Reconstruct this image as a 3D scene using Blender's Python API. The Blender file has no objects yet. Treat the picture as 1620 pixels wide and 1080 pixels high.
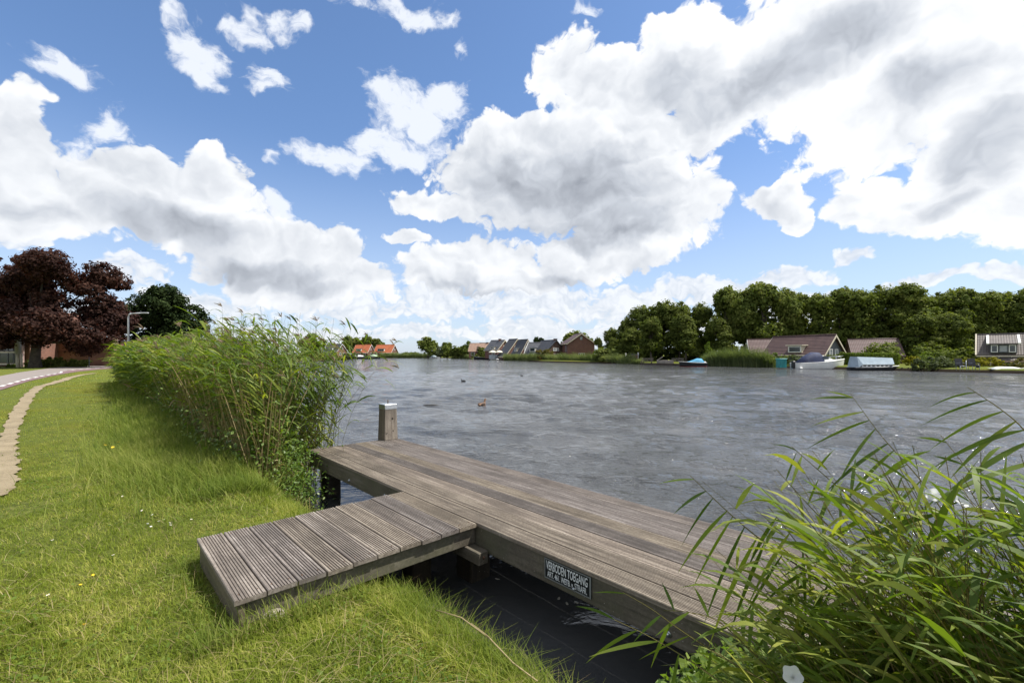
import bpy, bmesh, math, random
import numpy as np
from mathutils import Vector, Matrix
random.seed(7); RNG = np.random.default_rng(11)
SC = bpy.context.scene; COL = SC.collection
R = math.radians; PI = math.pi

# ------------------------------------------------------------------ camera, sky, sun, exposure
EYE = 1.35; F = 720.0; HZ = 560.5          # eye height (m), focal length and horizon row in photo pixels
cam = bpy.data.objects.new('camera', bpy.data.cameras.new('camera')); COL.objects.link(cam)
cam.location = (0, 0, EYE); cam.rotation_euler = (R(90), 0, 0)
cam.data.lens = 16; cam.data.sensor_width = 36; cam.data.shift_y = (HZ-540)/1620
cam.data.clip_start = 0.05; cam.data.clip_end = 6000
SC.camera = cam
SUN_AZ = 90.0; SUN_EL = 59.0                # azimuth measured clockwise from +Y
sd = Vector((math.sin(R(SUN_AZ))*math.cos(R(SUN_EL)), math.cos(R(SUN_AZ))*math.cos(R(SUN_EL)), math.sin(R(SUN_EL))))
sun = bpy.data.objects.new('sun', bpy.data.lights.new('sun', 'SUN')); COL.objects.link(sun)
sun.data.energy = 5.0; sun.data.angle = R(0.5); sun.data.color = (1.0, .955, .88)
sun.rotation_euler = (-sd).to_track_quat('-Z', 'Y').to_euler(); sun.location = (0, 0, 60)
SC.view_settings.view_transform = 'Standard'; SC.view_settings.look = 'None'
SC.view_settings.gamma = 1; SC.view_settings.exposure = 0.5; SC.view_settings.use_curve_mapping = False

def DIR(px, py):
    return Vector(((px-810)/F, 1.0, -(py-HZ)/F)).normalized()
def W(px, py, Y):                           # the world point seen at a photo pixel, Y metres ahead
    return Vector(((px-810)/F*Y, Y, EYE-(py-HZ)/F*Y))
def G(px, py, z=0.0):                       # the point of a level plane seen at a photo pixel
    Y = (EYE-z)*F/(py-HZ); return Vector(((px-810)/F*Y, Y, z))

class NT:                                   # small node helper
    def __init__(s, tree): s.t = tree; s.n = tree.nodes; s.l = tree.links
    def new(s, typ, **kw):
        n = s.n.new(typ)
        for k, v in kw.items(): setattr(n, k, v)
        return n
    def put(s, sock, v):
        if v is None: return
        if isinstance(v, bpy.types.NodeSocket): s.l.new(v, sock)
        else: sock.default_value = v
    def math(s, op, a, b=None, c=None, clamp=False):
        n = s.new('ShaderNodeMath', operation=op, use_clamp=clamp)
        for i, v in enumerate((a, b, c)): s.put(n.inputs[i], v)
        return n.outputs[0]
    def vm(s, op, a, b=None, scale=None):
        n = s.new('ShaderNodeVectorMath', operation=op); s.put(n.inputs[0], a); s.put(n.inputs[1], b)
        if scale is not None: s.put(n.inputs['Scale'], scale)
        return n.outputs['Value'] if op in ('LENGTH', 'DOT_PRODUCT') else n.outputs[0]
    def noise(s, vec, scale, detail=4, rough=.5, dist=0, out=0, dim='3D', typ='FBM', lac=2.0):
        n = s.new('ShaderNodeTexNoise', noise_dimensions=dim); n.noise_type = typ
        s.put(n.inputs['Vector'], vec); n.inputs['Scale'].default_value = scale; n.inputs['Detail'].default_value = detail
        n.inputs['Roughness'].default_value = rough; n.inputs['Distortion'].default_value = dist; n.inputs['Lacunarity'].default_value = lac
        return n.outputs[out]
    def voro(s, vec, scale, detail=2, rough=.5, feature='SMOOTH_F1'):
        n = s.new('ShaderNodeTexVoronoi', feature=feature); s.put(n.inputs['Vector'], vec)
        n.inputs['Scale'].default_value = scale; n.inputs['Detail'].default_value = detail; n.inputs['Roughness'].default_value = rough
        return n.outputs['Distance']
    def mapr(s, v, a, b, c=0., d=1., mode='SMOOTHSTEP'):
        n = s.new('ShaderNodeMapRange', interpolation_type=mode, clamp=True) if mode != 'LINEAR' else s.new('ShaderNodeMapRange', clamp=True)
        s.put(n.inputs[0], v)
        for i, x in enumerate((a, b, c, d)): s.put(n.inputs[i+1], x)
        return n.outputs[0]
    def mix(s, f, a, b, blend='MIX'):
        n = s.new('ShaderNodeMix', data_type='RGBA', blend_type=blend); s.put(n.inputs[0], f)
        s.put(n.inputs[6], a if isinstance(a, bpy.types.NodeSocket) else (*a[:3], 1)); s.put(n.inputs[7], b if isinstance(b, bpy.types.NodeSocket) else (*b[:3], 1))
        return n.outputs[2]
    def mixf(s, f, a, b):
        n = s.new('ShaderNodeMix', data_type='FLOAT'); s.put(n.inputs[0], f); s.put(n.inputs[2], a); s.put(n.inputs[3], b)
        return n.outputs[0]
    def ramp(s, v, stops):
        n = s.new('ShaderNodeValToRGB'); s.put(n.inputs[0], v); e = n.color_ramp.elements
        while len(e) < len(stops): e.new(0.5)
        for i, (p, c) in enumerate(stops): e[i].position = p; e[i].color = (*c[:3], 1)
        return n.outputs[0]
    def mapping(s, vec, scale=(1, 1, 1), rot=(0, 0, 0), loc=(0, 0, 0)):
        n = s.new('ShaderNodeMapping'); s.put(n.inputs[0], vec)
        n.inputs['Scale'].default_value = scale; n.inputs['Rotation'].default_value = rot; n.inputs['Location'].default_value = loc
        return n.outputs[0]

def build_world():
    w = bpy.data.worlds.new('World'); SC.world = w; w.use_nodes = True
    T = NT(w.node_tree); T.n.clear()
    out = T.new('ShaderNodeOutputWorld'); bg = T.new('ShaderNodeBackground'); bg.inputs[1].default_value = 0.12
    T.l.new(bg.outputs[0], out.inputs[0])
    sky = T.new('ShaderNodeTexSky'); sky.sky_type = 'NISHITA'; sky.sun_disc = False
    sky.sun_elevation = R(SUN_EL); sky.sun_rotation = R(SUN_AZ); sky.altitude = 0; sky.air_density = 1.0; sky.dust_density = .6; sky.ozone_density = 3.5
    tc = T.new('ShaderNodeTexCoord').outputs['Generated']
    sep = T.new('ShaderNodeSeparateXYZ'); T.put(sep.inputs[0], tc); z = sep.outputs[2]
    d = tc
    # domain warp: large and medium eddies
    w1 = T.noise(d, 5.0, 3, .55, out=1); w1 = T.vm('SUBTRACT', w1, (.5, .5, .5)); 
    w2 = T.noise(d, 17.0, 3, .6, out=1); w2 = T.vm('SUBTRACT', w2, (.5, .5, .5))
    dw = T.vm('ADD', d, T.vm('ADD', T.vm('SCALE', w1, scale=.10), T.vm('SCALE', w2, scale=.045)))
    def after(vec, prev):                    # same vector, evaluated only once prev is known (keeps the shader's stack small)
        n = T.new('ShaderNodeVectorMath', operation='MULTIPLY_ADD'); T.put(n.inputs[0], prev); n.inputs[1].default_value = (1e-9,)*3; T.put(n.inputs[2], vec)
        return n.outputs[0]
    sw = T.new('ShaderNodeSeparateXYZ'); T.put(sw.inputs[0], dw)
    uu = T.math('ARCTAN2', sw.outputs[0], sw.outputs[1]); vv = T.math('ARCSINE', sw.outputs[2])
    rotd = {}
    for rdeg in (0, 12, -32):               # azimuth and elevation, also turned a little for slanting clouds
        c_, s_ = math.cos(R(rdeg)), math.sin(R(rdeg))
        cb = T.new('ShaderNodeCombineXYZ')
        T.put(cb.inputs[0], T.math('ADD', T.math('MULTIPLY', uu, c_), T.math('MULTIPLY', vv, s_)))
        T.put(cb.inputs[1], T.math('ADD', T.math('MULTIPLY', uu, -s_), T.math('MULTIPLY', vv, c_)))
        rotd[rdeg] = cb.outputs[0]
    def azel(px, py):
        c = DIR(px, py); return math.atan2(c.x, c.y), math.asin(c.z)
    def field(items, prev=None):
        acc = None
        for it in items:
            px, py, rx, ry = it[:4]; s = it[4] if len(it) > 4 else 1.0; rot = it[5] if len(it) > 5 else 0
            rot = min(rotd, key=lambda q: abs(q-rot))
            az, el = azel(px, py); ax = (azel(px+rx, py)[0]-azel(px-rx, py)[0])/2; ay = (azel(px, py-ry)[1]-azel(px, py+ry)[1])/2
            c_, s_ = math.cos(R(rot)), math.sin(R(rot)); cu, cv = az*c_+el*s_, -az*s_+el*c_
            pv = prev if acc is None else acc
            n = T.new('ShaderNodeVectorMath', operation='MULTIPLY_ADD')
            T.put(n.inputs[0], rotd[rot] if pv is None else after(rotd[rot], pv))
            n.inputs[1].default_value = (1/ax, 1/ay, 0); n.inputs[2].default_value = (-cu/ax, -cv/ay, 0)
            v = T.math('MULTIPLY_ADD', T.vm('DOT_PRODUCT', n.outputs[0], n.outputs[0]), -s, s)
            acc = v if acc is None else T.math('MAXIMUM', acc, v)
        return acc
    big = [(30,190,62,75),(25,270,110,95),(120,320,170,62),(230,300,120,60),(340,290,58,62),(310,350,140,60),(430,400,130,48,1,8),(520,408,75,48),
           (560,440,80,40),(480,450,120,38),(40,345,150,40),
           (900,285,215,90),(1010,340,120,80),(770,275,95,70),(700,325,100,26),(940,405,110,38),(1110,318,50,38),(860,225,110,45),(985,230,90,50),
           (760,420,125,48),(690,440,60,30),(860,440,60,30),(655,378,40,14),
           (895,110,58,70),(980,150,95,80),(1090,110,130,85),(1250,100,210,125),(1440,130,230,150),(1590,210,170,190),(1330,10,150,60),(1130,200,140,48,1,15),(1490,60,240,100),
           (1230,310,70,26),(1262,340,32,30),(1380,310,75,44),(1500,330,130,52),(1600,330,90,80)]
    wisp = [(95,88,75,34,.8),(165,205,50,75,.75,-35),(190,250,25,60,.7,-30),(320,75,68,52,1.0,-20),(410,30,80,42,.8),(430,130,45,34,.75),(272,15,26,30,.8),(480,45,20,20,.6),
            (655,20,75,32,.95),(560,2,60,18,.75),(742,80,14,28,.55),(645,185,75,62,1.0,-35),(705,165,48,48,.95),(525,260,75,26,.95),(610,235,60,36,.95),(425,260,16,14,.75),(432,332,42,26,.85,-25),
            (1080,10,40,14,.7),(1350,215,40,26,.55),(1300,262,40,14,.55),(925,12,28,10,.5)]
    low = [(30,382,70,16,.8),(215,432,75,24,.8),(330,478,110,24,.9),(560,488,110,20,.8),(690,480,80,36),(850,478,110,40),(1000,480,110,34,.9),(1130,452,110,24),(1240,436,80,18,.9),(1350,406,36,14,.9),
           (1475,445,110,12,.9),(1600,440,70,16,.9),(480,528,150,22,.9),(660,532,110,18,.8),(860,528,140,26,.9),(1050,515,120,30,.9),(1250,500,160,40,.9),(180,500,120,30,.8)]
    # puffs
    vz = T.mapping(dw, scale=(1, 1, 1.25))
    def billow(vec, sc, oc):                 # heaps of rounded puffs: folded noise, octave by octave
        acc = None; amp = 1.0
        for k in range(oc):
            n = T.noise(vec, sc*2.15**k, 0); b = T.math('ABSOLUTE', T.math('SUBTRACT', n, .5))
            acc = T.math('MULTIPLY', b, amp) if acc is None else T.math('MULTIPLY_ADD', b, amp, acc)
            amp *= .56
        return acc
    n1 = T.noise(vz, 7.0, 2, .5)
    sdv = Vector(sd); off = T.vm('ADD', vz, tuple(sdv*0.022))
    b1s = billow(vz, 9.5, 3); b1b = billow(off, 9.5, 3)
    b1 = T.math('MULTIPLY_ADD', T.math('ABSOLUTE', T.math('SUBTRACT', T.noise(vz, 95.0, 1), .5)), .2, b1s)
    nf = T.noise(vz, 60.0, 3, .6)
    puff = T.math('ADD', T.math('MULTIPLY_ADD', b1, 1.05, -.10), T.math('MULTIPLY_ADD', nf, .30, T.math('MULTIPLY', n1, .45)))      # about .45
    puffa = b1s; puffb = b1b
    nw = T.noise(T.mapping(dw, scale=(1, 1, 1.6)), 16.0, 6, .62)
    nl = T.math('ADD', T.math('MULTIPLY', T.noise(T.mapping(dw, scale=(1, 1, 1.5)), 24.0, 5, .55), .75), T.math('MULTIPLY', billow(T.mapping(dw, scale=(1, 1, 1.5)), 34.0, 2), .55))
    f_big = field(big); f_w = field(wisp, prev=f_big); f_l = field(low, prev=f_w)
    # clouds outside the photograph's view: a broken cover
    el_m = T.math('MULTIPLY', T.mapr(z, .02, .25), 1.0)
    sepy = sep.outputs[1]
    away = T.mapr(sepy, .56, .25)           # 1 to the sides and behind
    up = T.mapr(z, .60, .72)
    gen = T.math('SUBTRACT', T.math('MULTIPLY', T.noise(d, 2.6, 3, .5), 2.6), 1.15)
    gen = T.math('MULTIPLY_ADD', T.math('SUBTRACT', T.math('MAXIMUM', away, up), 1.0), 3.0, gen)
    dens_b = T.math('ADD', T.math('MAXIMUM', f_big, gen), T.math('MULTIPLY_ADD', puff, 1.9, -.80))
    a_b = T.mapr(T.math('MULTIPLY_ADD', nw, .5, T.math('SUBTRACT', dens_b, .26)), -.02, .32)
    dens_w = T.math('ADD', T.math('MULTIPLY', f_w, .9), T.math('MULTIPLY_ADD', nw, 2.9, -1.50))
    a_w = T.math('MULTIPLY', T.mapr(dens_w, .05, .75), .9)
    dens_l = T.math('ADD', T.math('MULTIPLY', f_l, .8), T.math('MULTIPLY_ADD', nl, 2.4, -1.02))
    a_l = T.math('MULTIPLY', T.mapr(dens_l, .05, .5), .88)
    # light in the clouds: puffs turned to the sun are white, thick middles and undersides grey
    relief = T.math('MULTIPLY', T.math('SUBTRACT', puffa, puffb), .55)
    n1c = T.noise(T.vm('ADD', vz, tuple(sdv*0.05)), 7.0, 2, .5); relief = T.math('MULTIPLY_ADD', T.math('SUBTRACT', n1, n1c), .9, relief)
    thick = T.mapr(dens_b, .45, 1.3)
    dark = [(905,300,170,62,1.1),(960,362,150,40,1.15),(830,290,90,55,.8),(1230,120,230,60,1.0,12),(1090,130,70,55,.6),(1570,240,90,85,.75),(1450,130,100,40,.6),(270,355,140,34,.95,-5),(430,432,120,24,.95),(110,250,80,40,.35),
            (880,450,60,14,.7),(780,470,60,14,.7),(1340,40,60,40,.6),(60,330,90,24,.5),(500,450,70,14,.7),(1530,330,60,24,.6),(720,460,70,12,.6)]
    f_d = T.mapr(T.math('ADD', field(dark, prev=f_l), T.math('MULTIPLY_ADD', n1, .9, -.45)), -.25, 1.15)
    sunward = T.mapr(T.vm('DOT_PRODUCT', d, tuple(sdv)), .2, 1.0, mode='LINEAR')
    lum = T.math('ADD', T.math('MULTIPLY_ADD', sunward, .22, .86), relief)
    lum = T.math('SUBTRACT', lum, T.math('MULTIPLY', thick, .10))
    lum = T.math('SUBTRACT', lum, T.math('MULTIPLY', f_d, T.math('MULTIPLY_ADD', b1s, -.35, .53)))
    lum = T.math('MINIMUM', T.math('MAXIMUM', lum, .12), 1.35)
    ccol = T.ramp(T.mapr(lum, .1, 1.25, mode='LINEAR'), [(0, (.22, .24, .28)), (.40, (.45, .48, .53)), (.68, (.66, .68, .71)), (1, (.90, .89, .88))])
    rl = T.math('MULTIPLY_ADD', T.math('SUBTRACT', nl, .35), 1.6, .62)
    lcol = T.ramp(rl, [(0, (.34, .38, .45)), (.5, (.49, .53, .59)), (1, (.70, .715, .74))])
    K = 1/0.12
    tint = T.ramp(T.mapr(z, .05, .5, mode='LINEAR'), [(0, (.86, .86, .96)), (1, (.90, .99, 1.08))])
    base = T.mix(1.0, sky.outputs[0], tint, 'MULTIPLY')
    # pale air near the horizon
    haze = T.mapr(z, .42, 0.0); base = T.mix(T.math('MULTIPLY', haze, .55), base, tuple(K*x for x in (.50, .60, .74)))
    c = T.mix(a_l, base, T.vm('SCALE', lcol, scale=K))
    c = T.mix(a_w, c, tuple(K*x for x in (.68, .71, .76)))
    c = T.mix(a_b, c, T.vm('SCALE', ccol, scale=K))
    T.l.new(c, bg.inputs[0])
build_world()
SC.cycles.use_adaptive_sampling = True; SC.cycles.adaptive_threshold = .011; SC.cycles.adaptive_min_samples = 12; SC.cycles.use_denoising = True; SC.cycles.max_bounces = 6; SC.cycles.transparent_max_bounces = 8
SC.cycles.caustics_reflective = False; SC.cycles.caustics_refractive = False; SC.cycles.sample_clamp_indirect = 4

# ------------------------------------------------------------------ tagging and mesh helpers
def tag(o, label=None, cat=None, group=None, kind=None):
    if label: o['label'] = label
    if cat: o['category'] = cat
    if group: o['group'] = group
    if kind: o['kind'] = kind
    return o
def empty(name, loc=(0, 0, 0), rz=0, label=None, cat=None, group=None):
    o = bpy.data.objects.new(name, None); COL.objects.link(o); o.location = loc; o.rotation_euler = (0, 0, rz); o.empty_display_size = .3
    return tag(o, label, cat, group)
def link(name, me, mat, parent=None):
    for m in (mat if isinstance(mat, (list, tuple)) else [mat]): me.materials.append(m)
    o = bpy.data.objects.new(name, me); COL.objects.link(o)
    if parent: o.parent = parent
    return o
def copy_tree(o, parent=None):
    c = o.copy(); COL.objects.link(c); c.parent = parent
    for ch in list(o.children): copy_tree(ch, c)
    return c
class MB:                                   # collects faces, becomes one mesh object
    def __init__(s): s.v = []; s.f = []; s.m = []; s.sm = []
    def add(s, vs, fs, mi=0, smooth=False):
        b = len(s.v); s.v += [tuple(v) for v in vs]
        for f in fs: s.f.append(tuple(b+i for i in f)); s.m.append(mi); s.sm.append(smooth)
        return s
    def box(s, c, d, rot=0, mi=0, M=None):
        x, y, z = d[0]/2, d[1]/2, d[2]/2; m = Matrix.Rotation(rot, 3, 'Z') if M is None else M; c = Vector(c)
        vs = [c+m@Vector(p) for p in ((-x,-y,-z),(x,-y,-z),(x,y,-z),(-x,y,-z),(-x,-y,z),(x,-y,z),(x,y,z),(-x,y,z))]
        return s.add(vs, [(3,2,1,0),(4,5,6,7),(0,1,5,4),(1,2,6,5),(2,3,7,6),(3,0,4,7)], mi)
    def bar(s, p, q, w, h, mi=0, up=(0, 0, 1)):
        p, q = Vector(p), Vector(q); d = (q-p); L = d.length; d.normalize(); u = Vector(up); x = d.cross(u)
        if x.length < 1e-4: x = d.cross(Vector((0, 1, 0)))
        x.normalize(); u = x.cross(d)
        return s.box((p+q)/2, (w, L, h), mi=mi, M=Matrix((x, d, u)).transposed())
    def tube(s, pts, rad, n=8, mi=0, cap=True):
        pts = [Vector(p) for p in pts]; rad = rad if isinstance(rad, (list, tuple)) else [rad]*len(pts)
        vs = []; 
        for i, p in enumerate(pts):
            d = (pts[min(i+1, len(pts)-1)]-pts[max(i-1, 0)]).normalized()
            a = d.cross(Vector((0, 0, 1)) if abs(d.z) < .9 else Vector((0, 1, 0))).normalized(); b = d.cross(a)
            vs += [p+(a*math.cos(2*PI*k/n)+b*math.sin(2*PI*k/n))*rad[i] for k in range(n)]
        fs = [(i*n+k, i*n+(k+1) % n, (i+1)*n+(k+1) % n, (i+1)*n+k) for i in range(len(pts)-1) for k in range(n)]
        if cap: fs += [tuple(range(n-1, -1, -1)), tuple((len(pts)-1)*n+k for k in range(n))]
        return s.add(vs, fs, mi, True)
    def prism(s, poly, a, b, mi=0, axis=1):  # polygon (x,z) pushed along y from a to b
        n = len(poly)
        P = (lambda p, t: (p[0], t, p[1])) if axis == 1 else ((lambda p, t: (t, p[0], p[1])) if axis == 0 else (lambda p, t: (p[0], p[1], t)))
        vs = [P(p, a) for p in poly]+[P(p, b) for p in poly]
        fs = [tuple(range(n)), tuple(range(2*n-1, n-1, -1))]+[((i+1) % n, i, n+i, n+(i+1) % n) for i in range(n)]
        return s.add(vs, fs, mi)
    def ball(s, c, r, n=10, m=7, mi=0):
        r = r if isinstance(r, (tuple, list)) else (r, r, r); vs = []
        for i in range(m+1):
            t = PI*i/m
            for k in range(n): vs.append((c[0]+r[0]*math.sin(t)*math.cos(2*PI*k/n), c[1]+r[1]*math.sin(t)*math.sin(2*PI*k/n), c[2]+r[2]*math.cos(t)))
        return s.add(vs, [(i*n+k, (i+1)*n+k, (i+1)*n+(k+1) % n, i*n+(k+1) % n) for i in range(m) for k in range(n)], mi, True)
    def build(s, name, mat, parent=None, bevel=0, weld=False):
        me = bpy.data.meshes.new(name); me.from_pydata(s.v, [], s.f)
        me.polygons.foreach_set('material_index', s.m); me.polygons.foreach_set('use_smooth', s.sm)
        if weld or bevel:
            bm = bmesh.new(); bm.from_mesh(me)
            if weld: bmesh.ops.remove_doubles(bm, verts=bm.verts, dist=1e-4)
            bmesh.ops.recalc_face_normals(bm, faces=bm.faces)
            if bevel: bmesh.ops.bevel(bm, geom=[e for e in bm.edges if len(e.link_faces) == 2 and e.calc_face_angle(0) > .6], offset=bevel, segments=1, affect='EDGES')
            bm.to_mesh(me); bm.free()
        me.update()
        return link(name, me, mat, parent)
def np_mesh(name, V, Q, mat, parent=None, T=None, mi=None, smooth=False):   # big meshes straight from arrays
    me = bpy.data.meshes.new(name); V = np.asarray(V, dtype=np.float32).reshape(-1, 3); Q = np.asarray(Q, dtype=np.int32).reshape(-1, 4)
    T = np.zeros((0, 3), np.int32) if T is None else np.asarray(T, dtype=np.int32).reshape(-1, 3)
    me.vertices.add(len(V)); me.vertices.foreach_set('co', V.ravel())
    nl = len(Q)*4+len(T)*3; me.loops.add(nl); me.loops.foreach_set('vertex_index', np.concatenate([Q.ravel(), T.ravel()]))
    nf = len(Q)+len(T); me.polygons.add(nf)
    me.polygons.foreach_set('loop_start', np.concatenate([np.arange(len(Q))*4, len(Q)*4+np.arange(len(T))*3]).astype(np.int32))
    if mi is not None: me.polygons.foreach_set('material_index', np.asarray(mi, dtype=np.int32))
    if smooth: me.polygons.foreach_set('use_smooth', np.ones(nf, dtype=bool))
    me.update(calc_edges=True); return link(name, me, mat, parent)
def ribbons(P, S, wd):
    # P (N,K,3) centre lines, S (N,K,3) or (N,1,3) unit side vectors, wd (N,K) half widths -> verts, quads
    N, K = P.shape[:2]; L = P-S*wd[..., None]; Rr = P+S*wd[..., None]
    V = np.stack([L, Rr], 2).reshape(-1, 3)
    base = (np.arange(N)*K*2)[:, None]; k = np.arange(K-1)[None, :]*2
    a = base+k; Q = np.stack([a, a+1, a+3, a+2], -1).reshape(-1, 4)
    return V, Q
def unit(a): return a/np.maximum(np.linalg.norm(a, axis=-1, keepdims=True), 1e-9)
class Soup:                                 # gathers ribbons for one object
    def __init__(s): s.V = []; s.Q = []; s.M = []; s.n = 0
    def add(s, V, Q, mi=0):
        s.V.append(V); s.Q.append(Q+s.n); s.M.append(np.full(len(Q), mi)); s.n += len(V)
    def build(s, name, mat, parent=None): return np_mesh(name, np.concatenate(s.V), np.concatenate(s.Q), mat, parent, mi=np.concatenate(s.M))
def leaf_cards(C, Nrm, size, ratio=.6):     # small pointed leaves (bent quads) at C, facing roughly Nrm
    n = len(C); up = RNG.normal(size=(n, 3)); t = unit(np.cross(Nrm, up)); b = np.cross(Nrm, t)
    s = size[:, None]; V = np.stack([C-t*s, C-b*s*ratio+Nrm*s*.12, C+t*s, C+b*s*ratio+Nrm*s*.12], 1).reshape(-1, 3)
    return V, (np.arange(n)[:, None]*4+np.arange(4)[None, :])

# ------------------------------------------------------------------ materials
def new_mat(name):
    m = bpy.data.materials.new(name); m.use_nodes = True; T = NT(m.node_tree); T.n.clear()
    out = T.new('ShaderNodeOutputMaterial'); p = T.new('ShaderNodeBsdfPrincipled'); T.l.new(p.outputs[0], out.inputs[0]); return m, T, p, out
def bump(T, p, h, strength=.3, dist=.01):
    b = T.new('ShaderNodeBump'); b.inputs['Strength'].default_value = strength; b.inputs['Distance'].default_value = dist
    T.put(b.inputs['Height'], h); T.put(p.inputs['Normal'], b.outputs[0]); return b
def mat(name, col, rough=.7, var=.25, scale=3, metal=0, bmp=0, col2=None, spec=.4):
    m, T, p, out = new_mat(name); tc = T.new('ShaderNodeTexCoord').outputs['Object']
    n = T.noise(tc, scale, 5, .6); c1 = tuple(x*(1-var) for x in col); c2 = col2 or tuple(min(1, x*(1+var)) for x in col)
    T.put(p.inputs['Base Color'], T.mix(T.mapr(n, .3, .7), c1, c2)); p.inputs['Roughness'].default_value = rough; p.inputs['Metallic'].default_value = metal
    p.inputs['Specular IOR Level'].default_value = spec
    if bmp: bump(T, p, T.noise(tc, scale*6, 4), bmp, .02)
    return m
def leafmat(name, c1, c2, c3=None, trans=.35, rough=.75, nscale=.7, spec=.08, tcol=None):
    # leaf colour varies leaf by leaf and in soft patches; light also comes through the leaf
    m, T, p, out = new_mat(name); g = T.new('ShaderNodeNewGeometry'); rnd = g.outputs['Random Per Island']
    tc = T.new('ShaderNodeTexCoord').outputs['Object']
    n = T.mapr(T.noise(tc, nscale, 3), .35, .65)
    f = T.math('ADD', T.math('MULTIPLY', rnd, .6), T.math('MULTIPLY', n, .4))
    col = T.ramp(f, [(0.05, c1), (.55, c2), (.97, c3 or c2)])
    T.put(p.inputs['Base Color'], col); p.inputs['Roughness'].default_value = rough; p.inputs['Specular IOR Level'].default_value = spec
    tr = T.new('ShaderNodeBsdfTranslucent'); T.put(tr.inputs[0], T.mix(1.0, col, tcol or (1.35, 1.5, .55), 'MULTIPLY'))
    mx = T.new('ShaderNodeMixShader'); mx.inputs[0].default_value = trans; T.l.new(p.outputs[0], mx.inputs[1]); T.l.new(tr.outputs[0], mx.inputs[2]); T.l.new(mx.outputs[0], out.inputs[0])
    return m
def brickmat(name, c1, c2, mortar, scale=1.0):
    m, T, p, out = new_mat(name); tc = T.new('ShaderNodeTexCoord').outputs['Object']
    sp = T.new('ShaderNodeSeparateXYZ'); T.put(sp.inputs[0], tc); cb = T.new('ShaderNodeCombineXYZ')
    T.put(cb.inputs[0], T.math('ADD', sp.outputs[0], sp.outputs[1])); T.put(cb.inputs[1], sp.outputs[2])
    b = T.new('ShaderNodeTexBrick'); T.put(b.inputs['Vector'], cb.outputs[0]); b.inputs['Color1'].default_value = (*c1, 1); b.inputs['Color2'].default_value = (*c2, 1); b.inputs['Mortar'].default_value = (*mortar, 1)
    b.inputs['Scale'].default_value = scale; b.inputs['Mortar Size'].default_value = .008; b.inputs['Brick Width'].default_value = .22; b.inputs['Row Height'].default_value = .07
    n = T.noise(tc, 1.2, 4); T.put(p.inputs['Base Color'], T.mix(1.0, b.outputs[0], T.ramp(n, [(.3, (.75,.75,.75)), (.7, (1.15,1.12,1.1))]), 'MULTIPLY')); p.inputs['Roughness'].default_value = .85
    return m
def tilemat(name, c, var=.2):
    m, T, p, out = new_mat(name); tc = T.new('ShaderNodeTexCoord').outputs['Object']
    w = T.new('ShaderNodeTexWave', wave_type='BANDS', bands_direction='Z'); T.put(w.inputs[0], tc); w.inputs['Scale'].default_value = 1.6; w.inputs['Distortion'].default_value = .4; w.inputs['Detail'].default_value = 1
    w2 = T.new('ShaderNodeTexWave', wave_type='BANDS', bands_direction='X'); T.put(w2.inputs[0], tc); w2.inputs['Scale'].default_value = 1.5
    w3 = T.new('ShaderNodeTexWave', wave_type='BANDS', bands_direction='Y'); T.put(w3.inputs[0], tc); w3.inputs['Scale'].default_value = 1.5
    n = T.noise(tc, 1.4, 6, .65); n2 = T.noise(tc, 9, 2)
    col = T.mix(T.mapr(T.math('ADD', n, T.math('MULTIPLY', n2, .5)), .5, 1.0), tuple(x*(1-var) for x in c), tuple(x*(1+var) for x in c))
    col = T.mix(T.math('MULTIPLY', T.mapr(w.outputs[1], .0, .25, 1, 0), .45), col, tuple(x*.35 for x in c))
    T.put(p.inputs['Base Color'], col); p.inputs['Roughness'].default_value = .62; p.inputs['Specular IOR Level'].default_value = .35
    bump(T, p, T.math('ADD', w.outputs[1], T.math('MULTIPLY', T.math('ADD', w2.outputs[1], w3.outputs[1]), .5)), .5, .05); return m
def glassmat(name, c=(.03, .04, .05), rough=.08):
    m, T, p, out = new_mat(name); tc = T.new('ShaderNodeTexCoord').outputs['Object']
    T.put(p.inputs['Base Color'], T.mix(T.noise(tc, .8, 2), tuple(x*.6 for x in c), tuple(x*1.6 for x in c))); p.inputs['Roughness'].default_value = rough; p.inputs['Specular IOR Level'].default_value = .8; return m
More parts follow.
